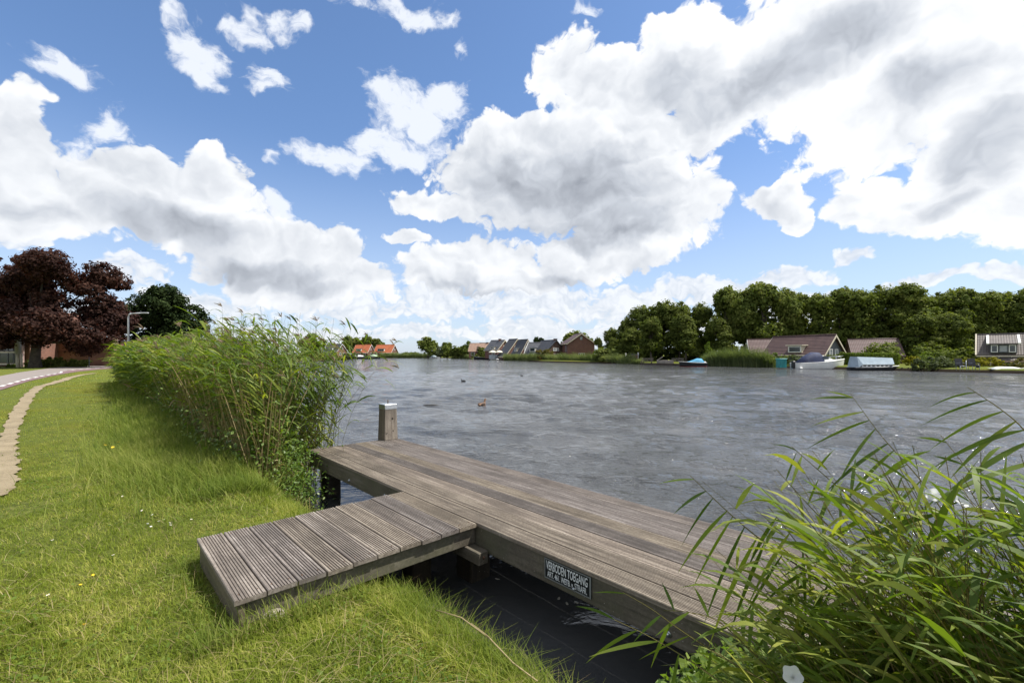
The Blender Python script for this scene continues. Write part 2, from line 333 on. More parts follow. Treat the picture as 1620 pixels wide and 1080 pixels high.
def woodmat(name, c_dark, c_mid, c_light, axis, gs=1.0, green=None):
    # weathered hardwood: long fibres along one axis, every board its own tone, grey bleaching and stains
    m, T, p, out = new_mat(name); tc = T.new('ShaderNodeTexCoord').outputs['Object']; rnd = T.new('ShaderNodeObjectInfo').outputs['Random']
    sc = [34, 34, 34]; sc[axis] = 1.6
    sh = T.new('ShaderNodeCombineXYZ'); T.put(sh.inputs[0], T.math('MULTIPLY', rnd, 37)); T.put(sh.inputs[1], T.math('MULTIPLY', rnd, 17)); T.put(sh.inputs[2], T.math('MULTIPLY', rnd, 7))
    v = T.vm('ADD', tc, sh.outputs[0])
    fib = T.noise(T.mapping(v, scale=tuple(sc)), gs, 6, .62, .3); st = T.noise(v, 2.2*gs, 5, .6); fine = T.noise(v, 60*gs, 3, .6)
    col = T.ramp(T.math('ADD', T.math('MULTIPLY', fib, .7), T.math('MULTIPLY', fine, .3)), [(.32, c_dark), (.5, c_mid), (.68, c_light)])
    col = T.mix(T.math('MULTIPLY', T.mapr(st, .45, .70), .72), col, tuple(x*.55 for x in c_mid))
    if green: col = T.mix(T.math('MULTIPLY', T.mapr(T.noise(v, 1.3, 5, .6), .42, .66), .7), col, green)
    col = T.mix(1.0, col, T.ramp(rnd, [(0, (.68, .66, .64)), (.3, (1.0, .98, .97)), (.55, (1.05, .98, .80)), (.75, (.84, .82, .82)), (1, (1.22, 1.14, 1.0))]), 'MULTIPLY')
    fl = T.voro(v, 38*gs, 0, feature='F1'); col = T.mix(T.math('MULTIPLY', T.mapr(fl, .10, .04), T.mapr(T.noise(v, 5.0, 2), .52, .6)), col, (.50, .48, .43))
    T.put(p.inputs['Base Color'], col); T.put(p.inputs['Roughness'], T.mapr(fib, .3, .7, .62, .85)); p.inputs['Specular IOR Level'].default_value = .35
    bump(T, p, T.math('ADD', fib, T.math('MULTIPLY', fine, .4)), .45, .003); return m

# ------------------------------------------------------------------ the river, its banks, road and path
WATER = -0.40
U = Vector((.682, -.731, 0)); Vv = Vector((.731, .682, 0)); E0 = Vector((-2.569, 5.741, 0))   # jetty axes and its far left corner
def J(u, v, z=0.0): return E0+U*u+Vv*v+Vector((0, 0, z))
left_bank = [tuple(J(60, -.55)[:2]), tuple(J(30, -.55)[:2]), tuple(J(14, -.55)[:2])]+[tuple(J(14-.5*i, -.55)[:2]) for i in range(1, 42)]+[tuple(J(-8-2*i, -.55)[:2]) for i in range(1, 14)]+\
    [(-27.6, 31.5), (-31, 36), (-34.5, 42), (-38, 50), (-42, 60), (-45, 72), (-47, 84), (-48.5, 96), (-49.5, 108), (-50.5, 120), (-52, 134), (-55, 150), (-58, 165), (-60, 174), (-66, 182), (-78, 192), (-92, 204), (-100, 214)]
far_bank = [(-104, 226), (-90, 231), (-67, 230), (-52, 227), (-40, 221), (-30, 208), (-21.5, 194), (-12, 175), (-4.4, 157), (-1, 140), (5.5, 112), (8, 105), (12, 97), (17, 90.5), (22, 84), (25.5, 77), (28.2, 70), (31, 66.5), (34, 63), (37.3, 55.5), (41.3, 50.4), (44, 45), (47, 41), (55, 26), (66, 6), (85, -30), (110, -70)]
def wob(pts, amp, seed, lo=0):
    rr = random.Random(seed); return [(x+rr.uniform(-amp, amp), y+rr.uniform(-amp, amp)) if i > lo else (x, y) for i, (x, y) in enumerate(pts)]
left_bank = wob(left_bank, .05, 3); 
LB = np.array(left_bank)
def bank_dist(X, Y):                        # signed distance to the near bank edge (+ on land), left bank only
    P = np.stack([X, Y], -1); best = np.full(P.shape[:-1], 1e9); sg = np.zeros_like(best)
    for i in range(len(LB)-1):
        a, b = LB[i], LB[i+1]; d = b-a; L2 = (d**2).sum(); t = np.clip(((P-a)@d)/L2, 0, 1); q = a+t[..., None]*d; r = P-q
        dist = np.hypot(r[..., 0], r[..., 1]); s = -(d[0]*r[..., 1]-d[1]*r[..., 0]); m = dist < best
        best = np.where(m, dist, best); sg = np.where(m, np.sign(s), sg)
    return best*-sg
def hnoise(X, Y): return .018*np.sin(X*1.3+2*np.sin(Y*.7))+.014*np.sin(Y*2.1+X*.6)+.008*np.sin(X*5.1+Y*3.3)
def ground_z(X, Y):                         # height of the near land
    d = bank_dist(X, Y); near = np.exp(-((np.hypot(X, Y))/30)**2)
    z = hnoise(X, Y)*near; k = np.clip(d/.55, 0, 1); return z-(1-k)**2*.16
def strip_faces(n, m): return [(i*m+j, (i+1)*m+j, (i+1)*m+j+1, i*m+j+1) for i in range(n-1) for j in range(m-1)]
def offs(pts, d):
    out = []
    for i, p in enumerate(pts):
        a = Vector(pts[max(i-1, 0)]); b = Vector(pts[min(i+1, len(pts)-1)]); t = (b-a).normalized(); n = Vector((-t.y, t.x)); out.append(Vector(p)+n*d)
    return out
def build_ground():
    mb = MB(); H = 3500
    # near bank, cross sections from under the water up to the lawn
    pts = left_bank; t = []
    prof = [(-1.4, -1.3), (-.25, -.62), (-.12, -.45), (-.05, -.28), (0, -.17), (.08, -.12), (.2, -.07), (.4, -.02), (.7, 0), (1.2, 0), (2.0, 0), (3, 0), (4.5, 0)]
    O = {d: offs(pts, d) for d, _ in prof}
    sgn = 1 if bank_dist(np.array([O[4.5][10].x]), np.array([O[4.5][10].y]))[0] > 0 else -1
    if sgn < 0: O = {d: offs(pts, -d) for d, _ in prof}
    vs = []
    for i in range(len(pts)):
        for d, z in prof:
            p = O[d][i]; zz = z
            if d > .1: zz += float(hnoise(np.array(p.x), np.array(p.y)))*math.exp(-(p.length/30)**2)*min(1, d)
            elif d > -.2 and z > -.5: p = p+Vector((random.uniform(-.03, .03), random.uniform(-.03, .03)))
            vs.append((p.x, p.y, zz))
    mb.add(vs, [f[::-1] if sgn > 0 else f for f in strip_faces(len(pts), len(prof))], 0, True)
    inner_l = [(p.x, p.y) for p in O[4.5]]
    prof2 = [(1.5, -1.3), (.3, -.75), (0, -.32), (-.25, -.12), (-.8, .0), (-3, .03)]
    O2 = {d: offs(far_bank, d) for d, _ in prof2}
    vs = [(O2[d][i].x, O2[d][i].y, z) for i in range(len(far_bank)) for d, z in prof2]
    # make sure positive offsets fall in the water: the water lies left of the far bank polyline here or right
    cx = Vector((0, 60)); s2 = (O2[1.5][12]-cx).length < (Vector(far_bank[12])-cx).length
    if not s2:
        O2 = {d: offs(far_bank, -d) for d, _ in prof2}; vs = [(O2[d][i].x, O2[d][i].y, z) for i in range(len(far_bank)) for d, z in prof2]
    mb.add(vs, strip_faces(len(far_bank), len(prof2)), 0, True)
    inner_r = [(p.x, p.y) for p in O2[-3]]
    # the flat land behind both banks, out to the horizon
    from mathutils.geometry import tessellate_polygon
    def land(poly, z):
        P = [Vector((x, y, 0)) for x, y in poly]; tr = tessellate_polygon([P]); mb.add([(p.x, p.y, z) for p in P], [tuple(x) for x in tr])
    def zl(x, y): return float(hnoise(np.array(x), np.array(y)))*math.exp(-(math.hypot(x, y)/30)**2)
    # grid near the camera, polygon beyond
    far_l = [(H, -H), (-H, -H), (-H, 240)]
    land(inner_l+[(-106, 219), (-H, 222)]+[(-H, -H), (inner_l[0][0]+2000, -H)], 0.0)
    land([(-H, 222.5), (-108, 222.5)]+inner_r+[(H, -400), (H, H), (-H, H)], .03)
    for f in range(len(mb.f)): pass
    o = mb.build('ground', GRASSBASE); me = o.data
    bm = bmesh.new(); bm.from_mesh(me)
    for f in bm.faces:
        if f.normal.z < 0: f.normal_flip()
    bm.to_mesh(me); bm.free(); tag(o, kind='structure'); return o
def grassbase():
    m, T, p, out = new_mat('turf'); tc = T.new('ShaderNodeTexCoord').outputs['Object']
    n = T.noise(tc, .35, 6, .6); f = T.noise(tc, 9, 6, .7); ff = T.noise(tc, 45, 4, .7)
    c = T.ramp(f, [(.3, (.05, .065, .013)), (.5, (.11, .135, .024)), (.7, (.17, .19, .045))])
    c = T.mix(T.mapr(n, .45, .65), c, T.mix(1.0, c, (1.25, 1.05, .7), 'MULTIPLY'))
    c = T.mix(T.math('MULTIPLY', T.mapr(ff, .55, .72), .5), c, (.075, .055, .03))
    sp = T.new('ShaderNodeSeparateXYZ'); T.put(sp.inputs[0], tc)
    wet = T.mapr(T.math('ADD', sp.outputs[2], T.math('MULTIPLY', f, .05)), -.16, -.05)
    c = T.mix(wet, (.022, .016, .010), c)
    T.put(p.inputs['Base Color'], c); p.inputs['Roughness'].default_value = .95; p.inputs['Specular IOR Level'].default_value = .1
    bump(T, p, T.math('ADD', f, ff), .9, .04); return m
GRASSBASE = grassbase()
build_ground()

def watermat():
    m, T, p, out = new_mat('river_water'); tc = T.new('ShaderNodeTexCoord').outputs['Object']
    big = T.noise(T.mapping(tc, scale=(.75, 1.1, 1), rot=(0, 0, R(12))), .8, 2, .5, .8)
    mid = T.noise(T.mapping(tc, scale=(1.1, 1.65, 1), rot=(0, 0, R(-20))), 2.9, 3, .55, .5)
    fine = T.noise(T.mapping(tc, scale=(1.2, 1.5, 1), rot=(0, 0, R(18))), 9.0, 3, .55, .3)
    patch = T.mapr(T.noise(T.mapping(tc, scale=(.6, 1, 1)), .11, 4, .6), .35, .65, .5, 1.25)
    h = T.math('ADD', T.math('MULTIPLY', big, .05), T.math('ADD', T.math('MULTIPLY', mid, .080), T.math('MULTIPLY', fine, .030)))
    calm = T.mapr(T.vm('DOT_PRODUCT', T.vm('SUBTRACT', tc, tuple(E0)), tuple(Vv)), .15, 1.35, .16, 1.0)     # sheltered water by the bank and under the deck
    h = T.math('MULTIPLY', T.math('MULTIPLY', h, patch), calm)
    b = T.new('ShaderNodeBump'); b.inputs['Strength'].default_value = 1.0; b.inputs['Distance'].default_value = 1.0; T.put(b.inputs['Height'], h); T.put(p.inputs['Normal'], b.outputs[0])
    c = T.mix(T.mapr(T.noise(tc, .3, 3), .4, .6), (.050, .052, .053), (.078, .080, .082))
    T.put(p.inputs['Base Color'], c); p.inputs['Roughness'].default_value = .08; p.inputs['IOR'].default_value = 1.333; p.inputs['Specular IOR Level'].default_value = .5
    return m
WATERMAT = watermat()
def build_water():                           # one sheet, finest near the jetty, with real wind waves on it
    ang = np.concatenate([np.arange(-68, 68.01, .28), np.arange(74, 286, 8)]); nA = len(ang)
    rad = np.concatenate([1.3*1.0118**np.arange(0, 372), [120, 160, 230, 330, 480]]); nR = len(rad)
    A, Rr = np.meshgrid(np.radians(ang), rad); X = Rr*np.sin(A); Y = Rr*np.cos(A); Z = np.zeros_like(X); g = np.random.default_rng(5)
    warp = .35*np.sin(X*.31+Y*.17)+.3*np.sin(Y*.43-X*.12+1.3)
    for i in range(60):
        lam = .24*(1.9/.24)**g.random(); d = -math.pi/2-.22+g.normal(0, .46); k = 2*math.pi/lam; sl = .038*g.uniform(.6, 1.4)*(1.25 if lam > .7 else 1)
        ph = k*(X*math.cos(d)+Y*math.sin(d))+g.uniform(0, 6.28)+warp*k*.22; fade = np.clip((lam/(Rr*.0125)-1.9)/1.6, 0, 1)
        Z += sl/k*fade*(np.sin(ph)+.22*np.sin(2*ph+1.57))
    gust = .62+.5*(.5+.5*np.sin(X*.21+1.7*np.sin(Y*.13)+.6*np.sin(X*.5)))*(.5+.5*np.sin(Y*.3+X*.1+2)); vv = (X-E0.x)*Vv.x+(Y-E0.y)*Vv.y
    Z *= gust*(.14+.86*np.clip((vv-.25)/1.3, 0, 1)); Z += WATER
    V = np.concatenate([[[0, 0, WATER]], np.stack([X, Y, Z], -1).reshape(-1, 3)]); i = np.arange(nR-1)[:, None]; j = np.arange(nA)[None, :]; j2 = (j+1) % nA
    Q = (1+np.stack([i*nA+j, (i+1)*nA+j, (i+1)*nA+j2, i*nA+j2], -1)).reshape(-1, 4)[:, ::-1]; jj = np.arange(nA); T3 = np.stack([np.zeros(nA, int), 1+(jj+1) % nA, 1+jj], -1)
    o = np_mesh('water', V, Q, WATERMAT, T=T3, smooth=True)
    if o.data.polygons[5].normal.z < 0: o.data.flip_normals()
    tag(o, kind='structure')
build_water()

def ribbon_sheet(name, A, B, m, z=0.008, seg=1, jag=0, zf=None, seed=1):
    rr = random.Random(seed); a, b = [], []
    for i in range(len(A)-1):
        for k in range(seg):
            t = k/seg; a.append(Vector(A[i]).lerp(Vector(A[i+1]), t)); b.append(Vector(B[i]).lerp(Vector(B[i+1]), t))
    a.append(Vector(A[-1])); b.append(Vector(B[-1])); mb = MB(); vs = []
    for n_, (p, q) in enumerate(zip(a, b)):
        j1 = jag*(math.sin(n_*.7)+.7*math.sin(n_*1.9+1)+.4*rr.uniform(-1, 1)); j2 = jag*(math.sin(n_*.83+2)+.7*math.sin(n_*2.3)+.4*rr.uniform(-1, 1)); d = (q-p).normalized() if (q-p).length > 1e-6 else Vector((1, 0)); p = p+d*j1; q = q+d*j2
        for t in (0, .33, .67, 1):
            r_ = p.lerp(q, t); zz = z if zf is None else zf(r_.x, r_.y)+z; vs.append((r_.x, r_.y, zz))
    mb.add(vs, strip_faces(len(a), 4), 0, True); o = mb.build(name, m)
    bm = bmesh.new(); bm.from_mesh(o.data)
    for f in bm.faces:
        if f.normal.z < 0: f.normal_flip()
    bm.to_mesh(o.data); bm.free(); return tag(o, kind='structure')
# road: near kerb line, dashed line, far edge
ROAD_N = [(22, -34), (6, -13), (-6, 1.2), (-12.5, 9), (-19.4, 17.3), (-24.3, 22.9), (-28.2, 27.8), (-31.3, 31.9), (-34.2, 36.0), (-37, 41), (-41, 50), (-45.5, 62), (-49, 78), (-51, 96), (-53, 120)]
ROAD_D = [(x-2.3*.76, y+2.3*.64) if y < 36 else (x-2.3*.93, y+2.3*.3) for x, y in ROAD_N]
ROAD_F = [(9.4, -22.8), (-6.6, -1.8), (-18.6, 12.4), (-25.1, 20.2), (-32, 28.5), (-36.9, 34.1), (-40.8, 39), (-44, 43), (-47, 47), (-49.5, 51), (-53, 58.5), (-57, 68), (-60.5, 81), (-62.5, 97), (-64.5, 120)]
def asphalt(name, c1, c2):
    m, T, p, out = new_mat(name); tc = T.new('ShaderNodeTexCoord').outputs['Object']
    n = T.noise(tc, 60, 3, .7); l = T.noise(tc, .5, 5, .6)
    T.put(p.inputs['Base Color'], T.mix(T.math('ADD', T.math('MULTIPLY', n, .5), T.math('MULTIPLY', l, .5)), c1, c2)); p.inputs['Roughness'].default_value = .85; bump(T, p, n, .4, .004); return m
ribbon_sheet('road', ROAD_N, ROAD_F, asphalt('road_asphalt', (.16, .135, .12), (.27, .235, .21)), .012)
ribbon_sheet('cycle_lane', ROAD_N, ROAD_D, asphalt('red_asphalt', (.12, .07, .07), (.20, .125, .125)), .017)
dm = MB()
for i in range(len(ROAD_D)-1):
    a, b = Vector(ROAD_D[i]), Vector(ROAD_D[i+1]); L = (b-a).length; d = (b-a).normalized(); n = Vector((-d.y, d.x)); s = .2
    while s+.9 < L:
        p, q = a+d*s, a+d*(s+1.0); dm.add([(*(p-n*.07), .022), (*(q-n*.07), .022), (*(q+n*.07), .022), (*(p+n*.07), .022)], [(3, 2, 1, 0) if False else (0, 1, 2, 3)]); s += 2.0
tag(dm.build('road_marking', mat('road_paint', (.72, .72, .70), .7, .15, 8)), kind='structure')
# worn dirt path in the verge
PATH = [((-3.0, 1.2), .4), ((-4.1, 3.0), .42), ((-5.12, 4.53), .42), ((-6.2, 5.57), .36), ((-7.34, 6.59), .34), ((-8.81, 8.0), .32), ((-12.0, 11.1), .42), ((-16.2, 15.3), .42), ((-19.6, 18.9), .5), ((-23.1, 23.4), .62), ((-25.3, 26.0), .62), ((-27.6, 29.0), .6), ((-29.8, 32.5), .5)]
pc = [Vector(p) for p, w in PATH]; pw = [w*.31 for p, w in PATH]
PA, PB = [], []
for i, p in enumerate(pc):
    t = (pc[min(i+1, len(pc)-1)]-pc[max(i-1, 0)]).normalized(); n = Vector((-t.y, t.x)); PA.append(p+n*pw[i]); PB.append(p-n*pw[i])
def dirtmat():
    m, T, p, out = new_mat('trodden_earth'); tc = T.new('ShaderNodeTexCoord').outputs['Object']
    n = T.noise(tc, 2.2, 6, .65); g = T.noise(tc, 40, 4, .7)
    c = T.ramp(T.math('ADD', T.math('MULTIPLY', n, .6), T.math('MULTIPLY', g, .4)), [(.3, (.11, .085, .045)), (.5, (.24, .19, .115)), (.7, (.34, .28, .185))])
    T.put(p.inputs['Base Color'], c); p.inputs['Roughness'].default_value = .95; bump(T, p, T.math('ADD', n, g), .8, .02); return m
DIRT = dirtmat()
zf = lambda x, y: float(ground_z(np.array([x]), np.array([y]))[0])
ribbon_sheet('path', PA, PB, DIRT, .022, 20, .022, zf, 5)
def path_dist(X, Y):
    P = np.stack([X, Y], -1); best = np.full(P.shape[:-1], 1e9)
    for i in range(len(pc)-1):
        a = np.array(pc[i]); b = np.array(pc[i+1]); d = b-a; t = np.clip(((P-a)@d)/(d@d), 0, 1); q = a+t[..., None]*d
        w = pw[i]+(pw[i+1]-pw[i])*t; best = np.minimum(best, np.hypot(*np.moveaxis(P-q, -1, 0))-w)
    return best
def road_side(X, Y):                        # + on the verge side of the road's near edge
    P = np.stack([X, Y], -1); best = np.full(P.shape[:-1], 1e9); sg = np.zeros_like(best); A = np.array(ROAD_N, dtype=float)
    for i in range(len(A)-1):
        a, b = A[i], A[i+1]; d = b-a; t = np.clip(((P-a)@d)/(d@d), 0, 1); r = P-(a+t[..., None]*d); dist = np.hypot(r[..., 0], r[..., 1])
        s = -(d[0]*r[..., 1]-d[1]*r[..., 0]); m = dist < best; best = np.where(m, dist, best); sg = np.where(m, np.sign(s), sg)
    return best*sg

# ------------------------------------------------------------------ the jetty
DK = 0.15                                    # top of the deck
DECKM = woodmat('weathered_decking', (.078, .066, .058), (.185, .162, .145), (.34, .312, .29), 0)
BEAMM = woodmat('weathered_beam', (.05, .046, .032), (.115, .10, .075), (.19, .17, .135), 0, green=(.085, .088, .05))
PILEM = woodmat('dark_wet_pile', (.016, .013, .010), (.035, .028, .020), (.07, .058, .042), 2)
POSTM = woodmat('silver_grey_post', (.06, .050, .042), (.17, .152, .136), (.30, .28, .25), 2)
ZINC = mat('galvanised_metal', (.52, .54, .56), .38, .18, 30, metal=.85)
RUST = mat('rusty_iron', (.12, .07, .045), .7, .4, 30, metal=.4)
jr = math.atan2(U.y, U.x)
jetty = empty('jetty', J(0, 0, 0), jr, 'T-shaped weathered hardwood jetty with ribbed boards standing in the river beside the lawn', 'jetty')
# in the jetty's own axes: x along the long platform, y out over the water, z up
def ribbed_board(x0, x1, y0, wd, ribs, top, th=.026):
    g = .0032; mb = MB(); prof = [(0, -th), (0, -.004), (.004, 0)]; n = ribs; step = (wd-.008)/n
    for k in range(1, n):
        c = .004+k*step; hw = step*.24; prof += [(c-hw, 0), (c-hw*.75, -.0055), (c+hw*.75, -.0055), (c+hw, 0)]
    prof += [(wd-.004, 0), (wd, -.004), (wd, -th)]
    m = len(prof); vs = [(x0, y0+a, top+b) for a, b in prof]+[(x1, y0+a, top+b) for a, b in prof]
    fs = [(i, i+1, m+i+1, m+i) for i in range(m-1)]+[(m-1, 0, m, 2*m-1)]+[tuple(range(m-1, -1, -1)), tuple(range(m, 2*m))]
    return mb.add(vs, [f[::-1] for f in fs])
PL = 6.6
for k in range(8):
    mb = ribbed_board(random.uniform(-.012, .012), PL, .0+k*.1525, .1430, 11, DK+random.uniform(-.0015, .0015))
    b = mb.build('deck_board', DECKM, jetty)
for k in range(10):
    mb = ribbed_board(2.372+random.uniform(-.006, .006), 3.405+random.uniform(-.006, .006), -1.515+k*.1512, .1425, 9, DK-.001+random.uniform(-.0015, .0015))
    mb.build('walkway_board', DECKM, jetty)
BT = DK-.029; BH = .165
def beam(name, x0, x1, y0, y1, top, h, m=BEAMM): 
    return MB().box(((x0+x1)/2, (y0+y1)/2, top-h/2), (x1-x0, y1-y0, h)).build(name, m, jetty, bevel=.004)
beam('edge_beam', .01, PL-.01, .012, .075, BT, BH)
beam('edge_beam', .01, PL-.01, 1.14, 1.20, BT, BH)
beam('end_beam', .012, .075, .08, 1.135, BT-.001, BH)
beam('cross_beam', 3.0, 3.07, .08, 1.135, BT-.001, BH); beam('cross_beam', 5.2, 5.27, .08, 1.135, BT-.001, BH)
# walkway: side joists and the end board
beam('side_joist', 2.40, 2.45, -1.46, .008, BT, .125); beam('side_joist', 3.325, 3.375, -1.46, .008, BT, .125)
beam('end_board', 2.378, 3.398, -1.50, -1.465, BT, .17)
beam('bearer', 2.2, 3.53, -.088, -.006, BT-.128, .085)
# piles (square)
def pile(x, y, w=.19, top=BT-BH+.02):
    return MB().box((x, y, (top-1.4)/2), (w, w, top+1.4)).build('pile', PILEM, jetty, bevel=.006)
pile(.24, .19, .18); pile(3.1, .2); pile(5.6, .2); pile(.25, 1.02); pile(3.1, 1.02); pile(5.6, 1.02)
MB().box((2.93, -.05-.16, -.45), (.16, .16, .9)).build('pile', PILEM, jetty, bevel=.006)
# bolts on the edge beam, one on the bearer's end
def bolt(x, y, z, ax='y', r=.016, m=ZINC):
    d = Vector((0, -1, 0)) if ax == 'y' else Vector((1, 0, 0)); p = Vector((x, y, z)); mb = MB(); mb.tube([p, p+d*.006], r, 10); mb.tube([p+d*.006, p+d*.014], [r*.75, r*.35], 8)
    return mb.build('bolt', m, jetty)
for x in (4.28, 4.86, 5.45): bolt(x, .012, BT-.118)
bolt(1.2, .012, BT-.118); bolt(2.0, .012, BT-.10)
bolt(3.53, -.047, BT-.165, 'x', .012, RUST)
# screw heads: two rows on each walkway board
mbs = MB()
for k in range(10):
    for x in (2.425, 3.35):
        for o_ in (.03, .115): mbs.tube([(x+random.uniform(-.01, .01), -1.515+k*.1512+o_, DK-.004), (x, -1.515+k*.1512+o_, DK+.0005)], .0035, 6)
so = mbs.build('screw_heads', RUST, jetty); so['kind'] = 'stuff'

# mooring post at the far corner
PX0 = .015; PY0 = 1.086
post = empty('mooring_post', J(PX0, PY0, 0), jr, 'grey tapered wooden mooring post with a metal cap at the far corner of the jetty', 'post')
def taper(z0, z1, w0, w1, mb=None):
    mb = mb or MB(); a, b = w0/2, w1/2
    return mb.add([(-a,-a,z0),(a,-a,z0),(a,a,z0),(-a,a,z0),(-b,-b,z1),(b,-b,z1),(b,b,z1),(-b,b,z1)], [(3,2,1,0),(4,5,6,7),(0,1,5,4),(1,2,6,5),(2,3,7,6),(3,0,4,7)])
mb = taper(DK, DK+.49, .205, .178); mb = taper(-1.5, DK, .21, .205, mb)
mb.build('shaft', POSTM, post, bevel=.006)
cp = taper(DK+.428, DK+.500, .188, .186).build('metal_cap', ZINC, post, bevel=.004)
hk = MB(); hk.tube([(0, 0, DK+.498), (0, 0, DK+.525)], .006, 6); hk.tube([(.012*math.cos(t)-.0, 0, DK+.538+.014*math.sin(t)) for t in [i*PI/5-1.2 for i in range(10)]], .0045, 6)
hk.build('eye_bolt', RUST, post)
for (y, z, r_) in ((.03, .13, .012), (.02, .30, .018), (-.075, .10, .010), (-.062, .105, .009)): MB().ball((.1005-z*.027, y, DK+z-.005), (.004, r_, r_*1.2), 8, 5).build('knot', PILEM, post)

# prohibition sign on the edge beam
SX0, SX1, SZ1, SZ0 = 4.055, 4.405, BT-.008, BT-.128
sign = empty('prohibition_sign', J(SX0, .012, 0), jr, 'small black sign with white Dutch lettering screwed to the side of the jetty', 'sign')
def enamel(name, c, r=.35):
    return mat(name, c, r, .12, 20)
SW, SH = SX1-SX0, SZ1-SZ0
MB().box((SW/2, -.004, (SZ0+SZ1)/2), (SW, .005, SH)).build('plate', enamel('sign_black', (.012, .014, .016), .3), sign, bevel=.001)
fr = MB(); tk = .006; yb = -.0078
for c, d in (((SW/2, yb, SZ1-tk/2), (SW, .0025, tk)), ((SW/2, yb, SZ0+tk/2), (SW, .0025, tk)), ((tk/2, yb, (SZ0+SZ1)/2), (tk, .0025, SH-2*tk)), ((SW-tk*.9, yb, (SZ0+SZ1)/2), (tk*1.8, .0025, SH-2*tk))): fr.box(c, d)
fr.build('frame', mat('sign_grey_rim', (.16, .17, .16), .5), sign)
def lettering(txt, x0, x1, z0, z1):
    cu = bpy.data.curves.new('lettering', 'FONT'); cu.body = txt; cu.extrude = .0; cu.offset = .018; cu.resolution_u = 3
    to = bpy.data.objects.new('lettering', cu); COL.objects.link(to); bpy.context.view_layer.update()
    me = bpy.data.meshes.new_from_object(to); bpy.data.objects.remove(to); bpy.data.curves.remove(cu)
    co = np.empty(len(me.vertices)*3, np.float32); me.vertices.foreach_get('co', co); co = co.reshape(-1, 3)
    mn, mx = co.min(0), co.max(0); out = np.zeros_like(co)
    out[:, 0] = x0+(co[:, 0]-mn[0])/(mx[0]-mn[0])*(x1-x0); out[:, 2] = z0+(co[:, 1]-mn[1])/(mx[1]-mn[1])*(z1-z0); out[:, 1] = -.0082
    me.vertices.foreach_set('co', out.ravel()); me.update(); me.materials.clear()
    return link('lettering', me, SIGNW, sign)
SIGNW = enamel('sign_white', (.62, .64, .62), .4)
lettering('VERBODEN TOEGANG', .013, SW-.024, SZ1-.064, SZ1-.012)
lettering('ART. 461. WETB. v. STRAFR.', .022, SW-.028, SZ0+.013, SZ0+.049)

# ------------------------------------------------------------------ grass, reeds and flowers of the near bank
GRASSM = leafmat('grass_blades', (.085, .12, .016), (.205, .255, .032), (.43, .40, .12), trans=.42, nscale=2.6, rough=.55, tcol=(1.35, 1.4, .5))
TALLM = leafmat('long_grass', (.075, .115, .02), (.16, .205, .034), (.30, .30, .09), trans=.4, nscale=1.3, rough=.5, tcol=(1.3, 1.45, .6))
REEDM = leafmat('reed_leaves', (.05, .09, .018), (.125, .18, .028), (.30, .31, .06), trans=.42, rough=.5, nscale=1.0, spec=.22, tcol=(1.45, 1.55, .4))
CLOVERM = leafmat('clover_and_weeds', (.06, .10, .016), (.12, .18, .03), (.22, .26, .06), trans=.35, nscale=2.5, rough=.6)
STALKM = leafmat('reed_stalks', (.10, .105, .03), (.20, .17, .07), (.34, .26, .12), trans=.1, rough=.55, nscale=2)
DRYM = leafmat('dry_reed', (.17, .12, .06), (.32, .25, .13), (.45, .38, .22), trans=.2, rough=.7)
PLUMEM = leafmat('reed_plumes', (.10, .07, .05), (.19, .14, .10), (.26, .21, .15), trans=.3, rough=.8)
WEEDM = leafmat('broad_leaves', (.06, .115, .02), (.12, .19, .03), (.20, .26, .06), trans=.4, rough=.42, nscale=2, spec=.4, tcol=(1.4, 1.5, .4))

def on_lawn(X, Y, edge=.0):
    d = bank_dist(X, Y); pd = path_dist(X, Y)+.05*np.sin(X*9+Y*7)+.04*np.sin(X*23-Y*17)+RNG.exponential(.035, X.shape); rs = road_side(X, Y)
    jx = (X-E0.x)*U.x+(Y-E0.y)*U.y; jy = (X-E0.x)*Vv.x+(Y-E0.y)*Vv.y
    under = (jx > 2.36) & (jx < 3.42) & (jy > -1.53) & (jy < 2)
    return (d > edge) & (pd > 0) & (rs < -.1 if ROADSIGN else rs > .1) & ~under, d, jx, jy
ROADSIGN = road_side(np.array([0.]), np.array([3.]))[0] < 0
def vnoise(X, Y, s, seed=0):
    a = seed*1.7; return .25*(np.sin(X*s+a+1.7*np.sin(Y*s*.6+a))+np.sin(Y*s*1.3-a*2+1.3*np.sin(X*s*.8))+np.sin((X+Y)*s*.77+a*3)+np.sin((X-Y)*s*1.9+a))*.5+.5
def polar_points(n, r0, r1, ex, amin=-63, amax=63):
    t = RNG.random(n); k = 2-ex
    r = (r0**k+t*(r1**k-r0**k))**(1/k) if abs(k) > 1e-6 else r0*(r1/r0)**t
    a = np.radians(RNG.uniform(amin, amax, n)); return r*np.sin(a), r*np.cos(a), r
def blades(X, Y, Z, H, Wd, lean, az, K=4, side=None):
    n = len(X); t = np.linspace(0, 1, K)[None, :]
    dx, dy = np.cos(az), np.sin(az); curve = lean[:, None]*t**1.8
    P = np.stack([X[:, None]+dx[:, None]*H[:, None]*curve, Y[:, None]+dy[:, None]*H[:, None]*curve, Z[:, None]+H[:, None]*t*(1-.35*np.minimum(lean, 1.6)[:, None]*t)], -1)
    sa = az+PI/2+RNG.normal(0, .5, n) if side is None else side
    S = np.stack([np.cos(sa), np.sin(sa), np.zeros(n)], -1)[:, None, :]
    return ribbons(P, np.repeat(S, K, 1), Wd[:, None]*(1-t**1.5*.93))
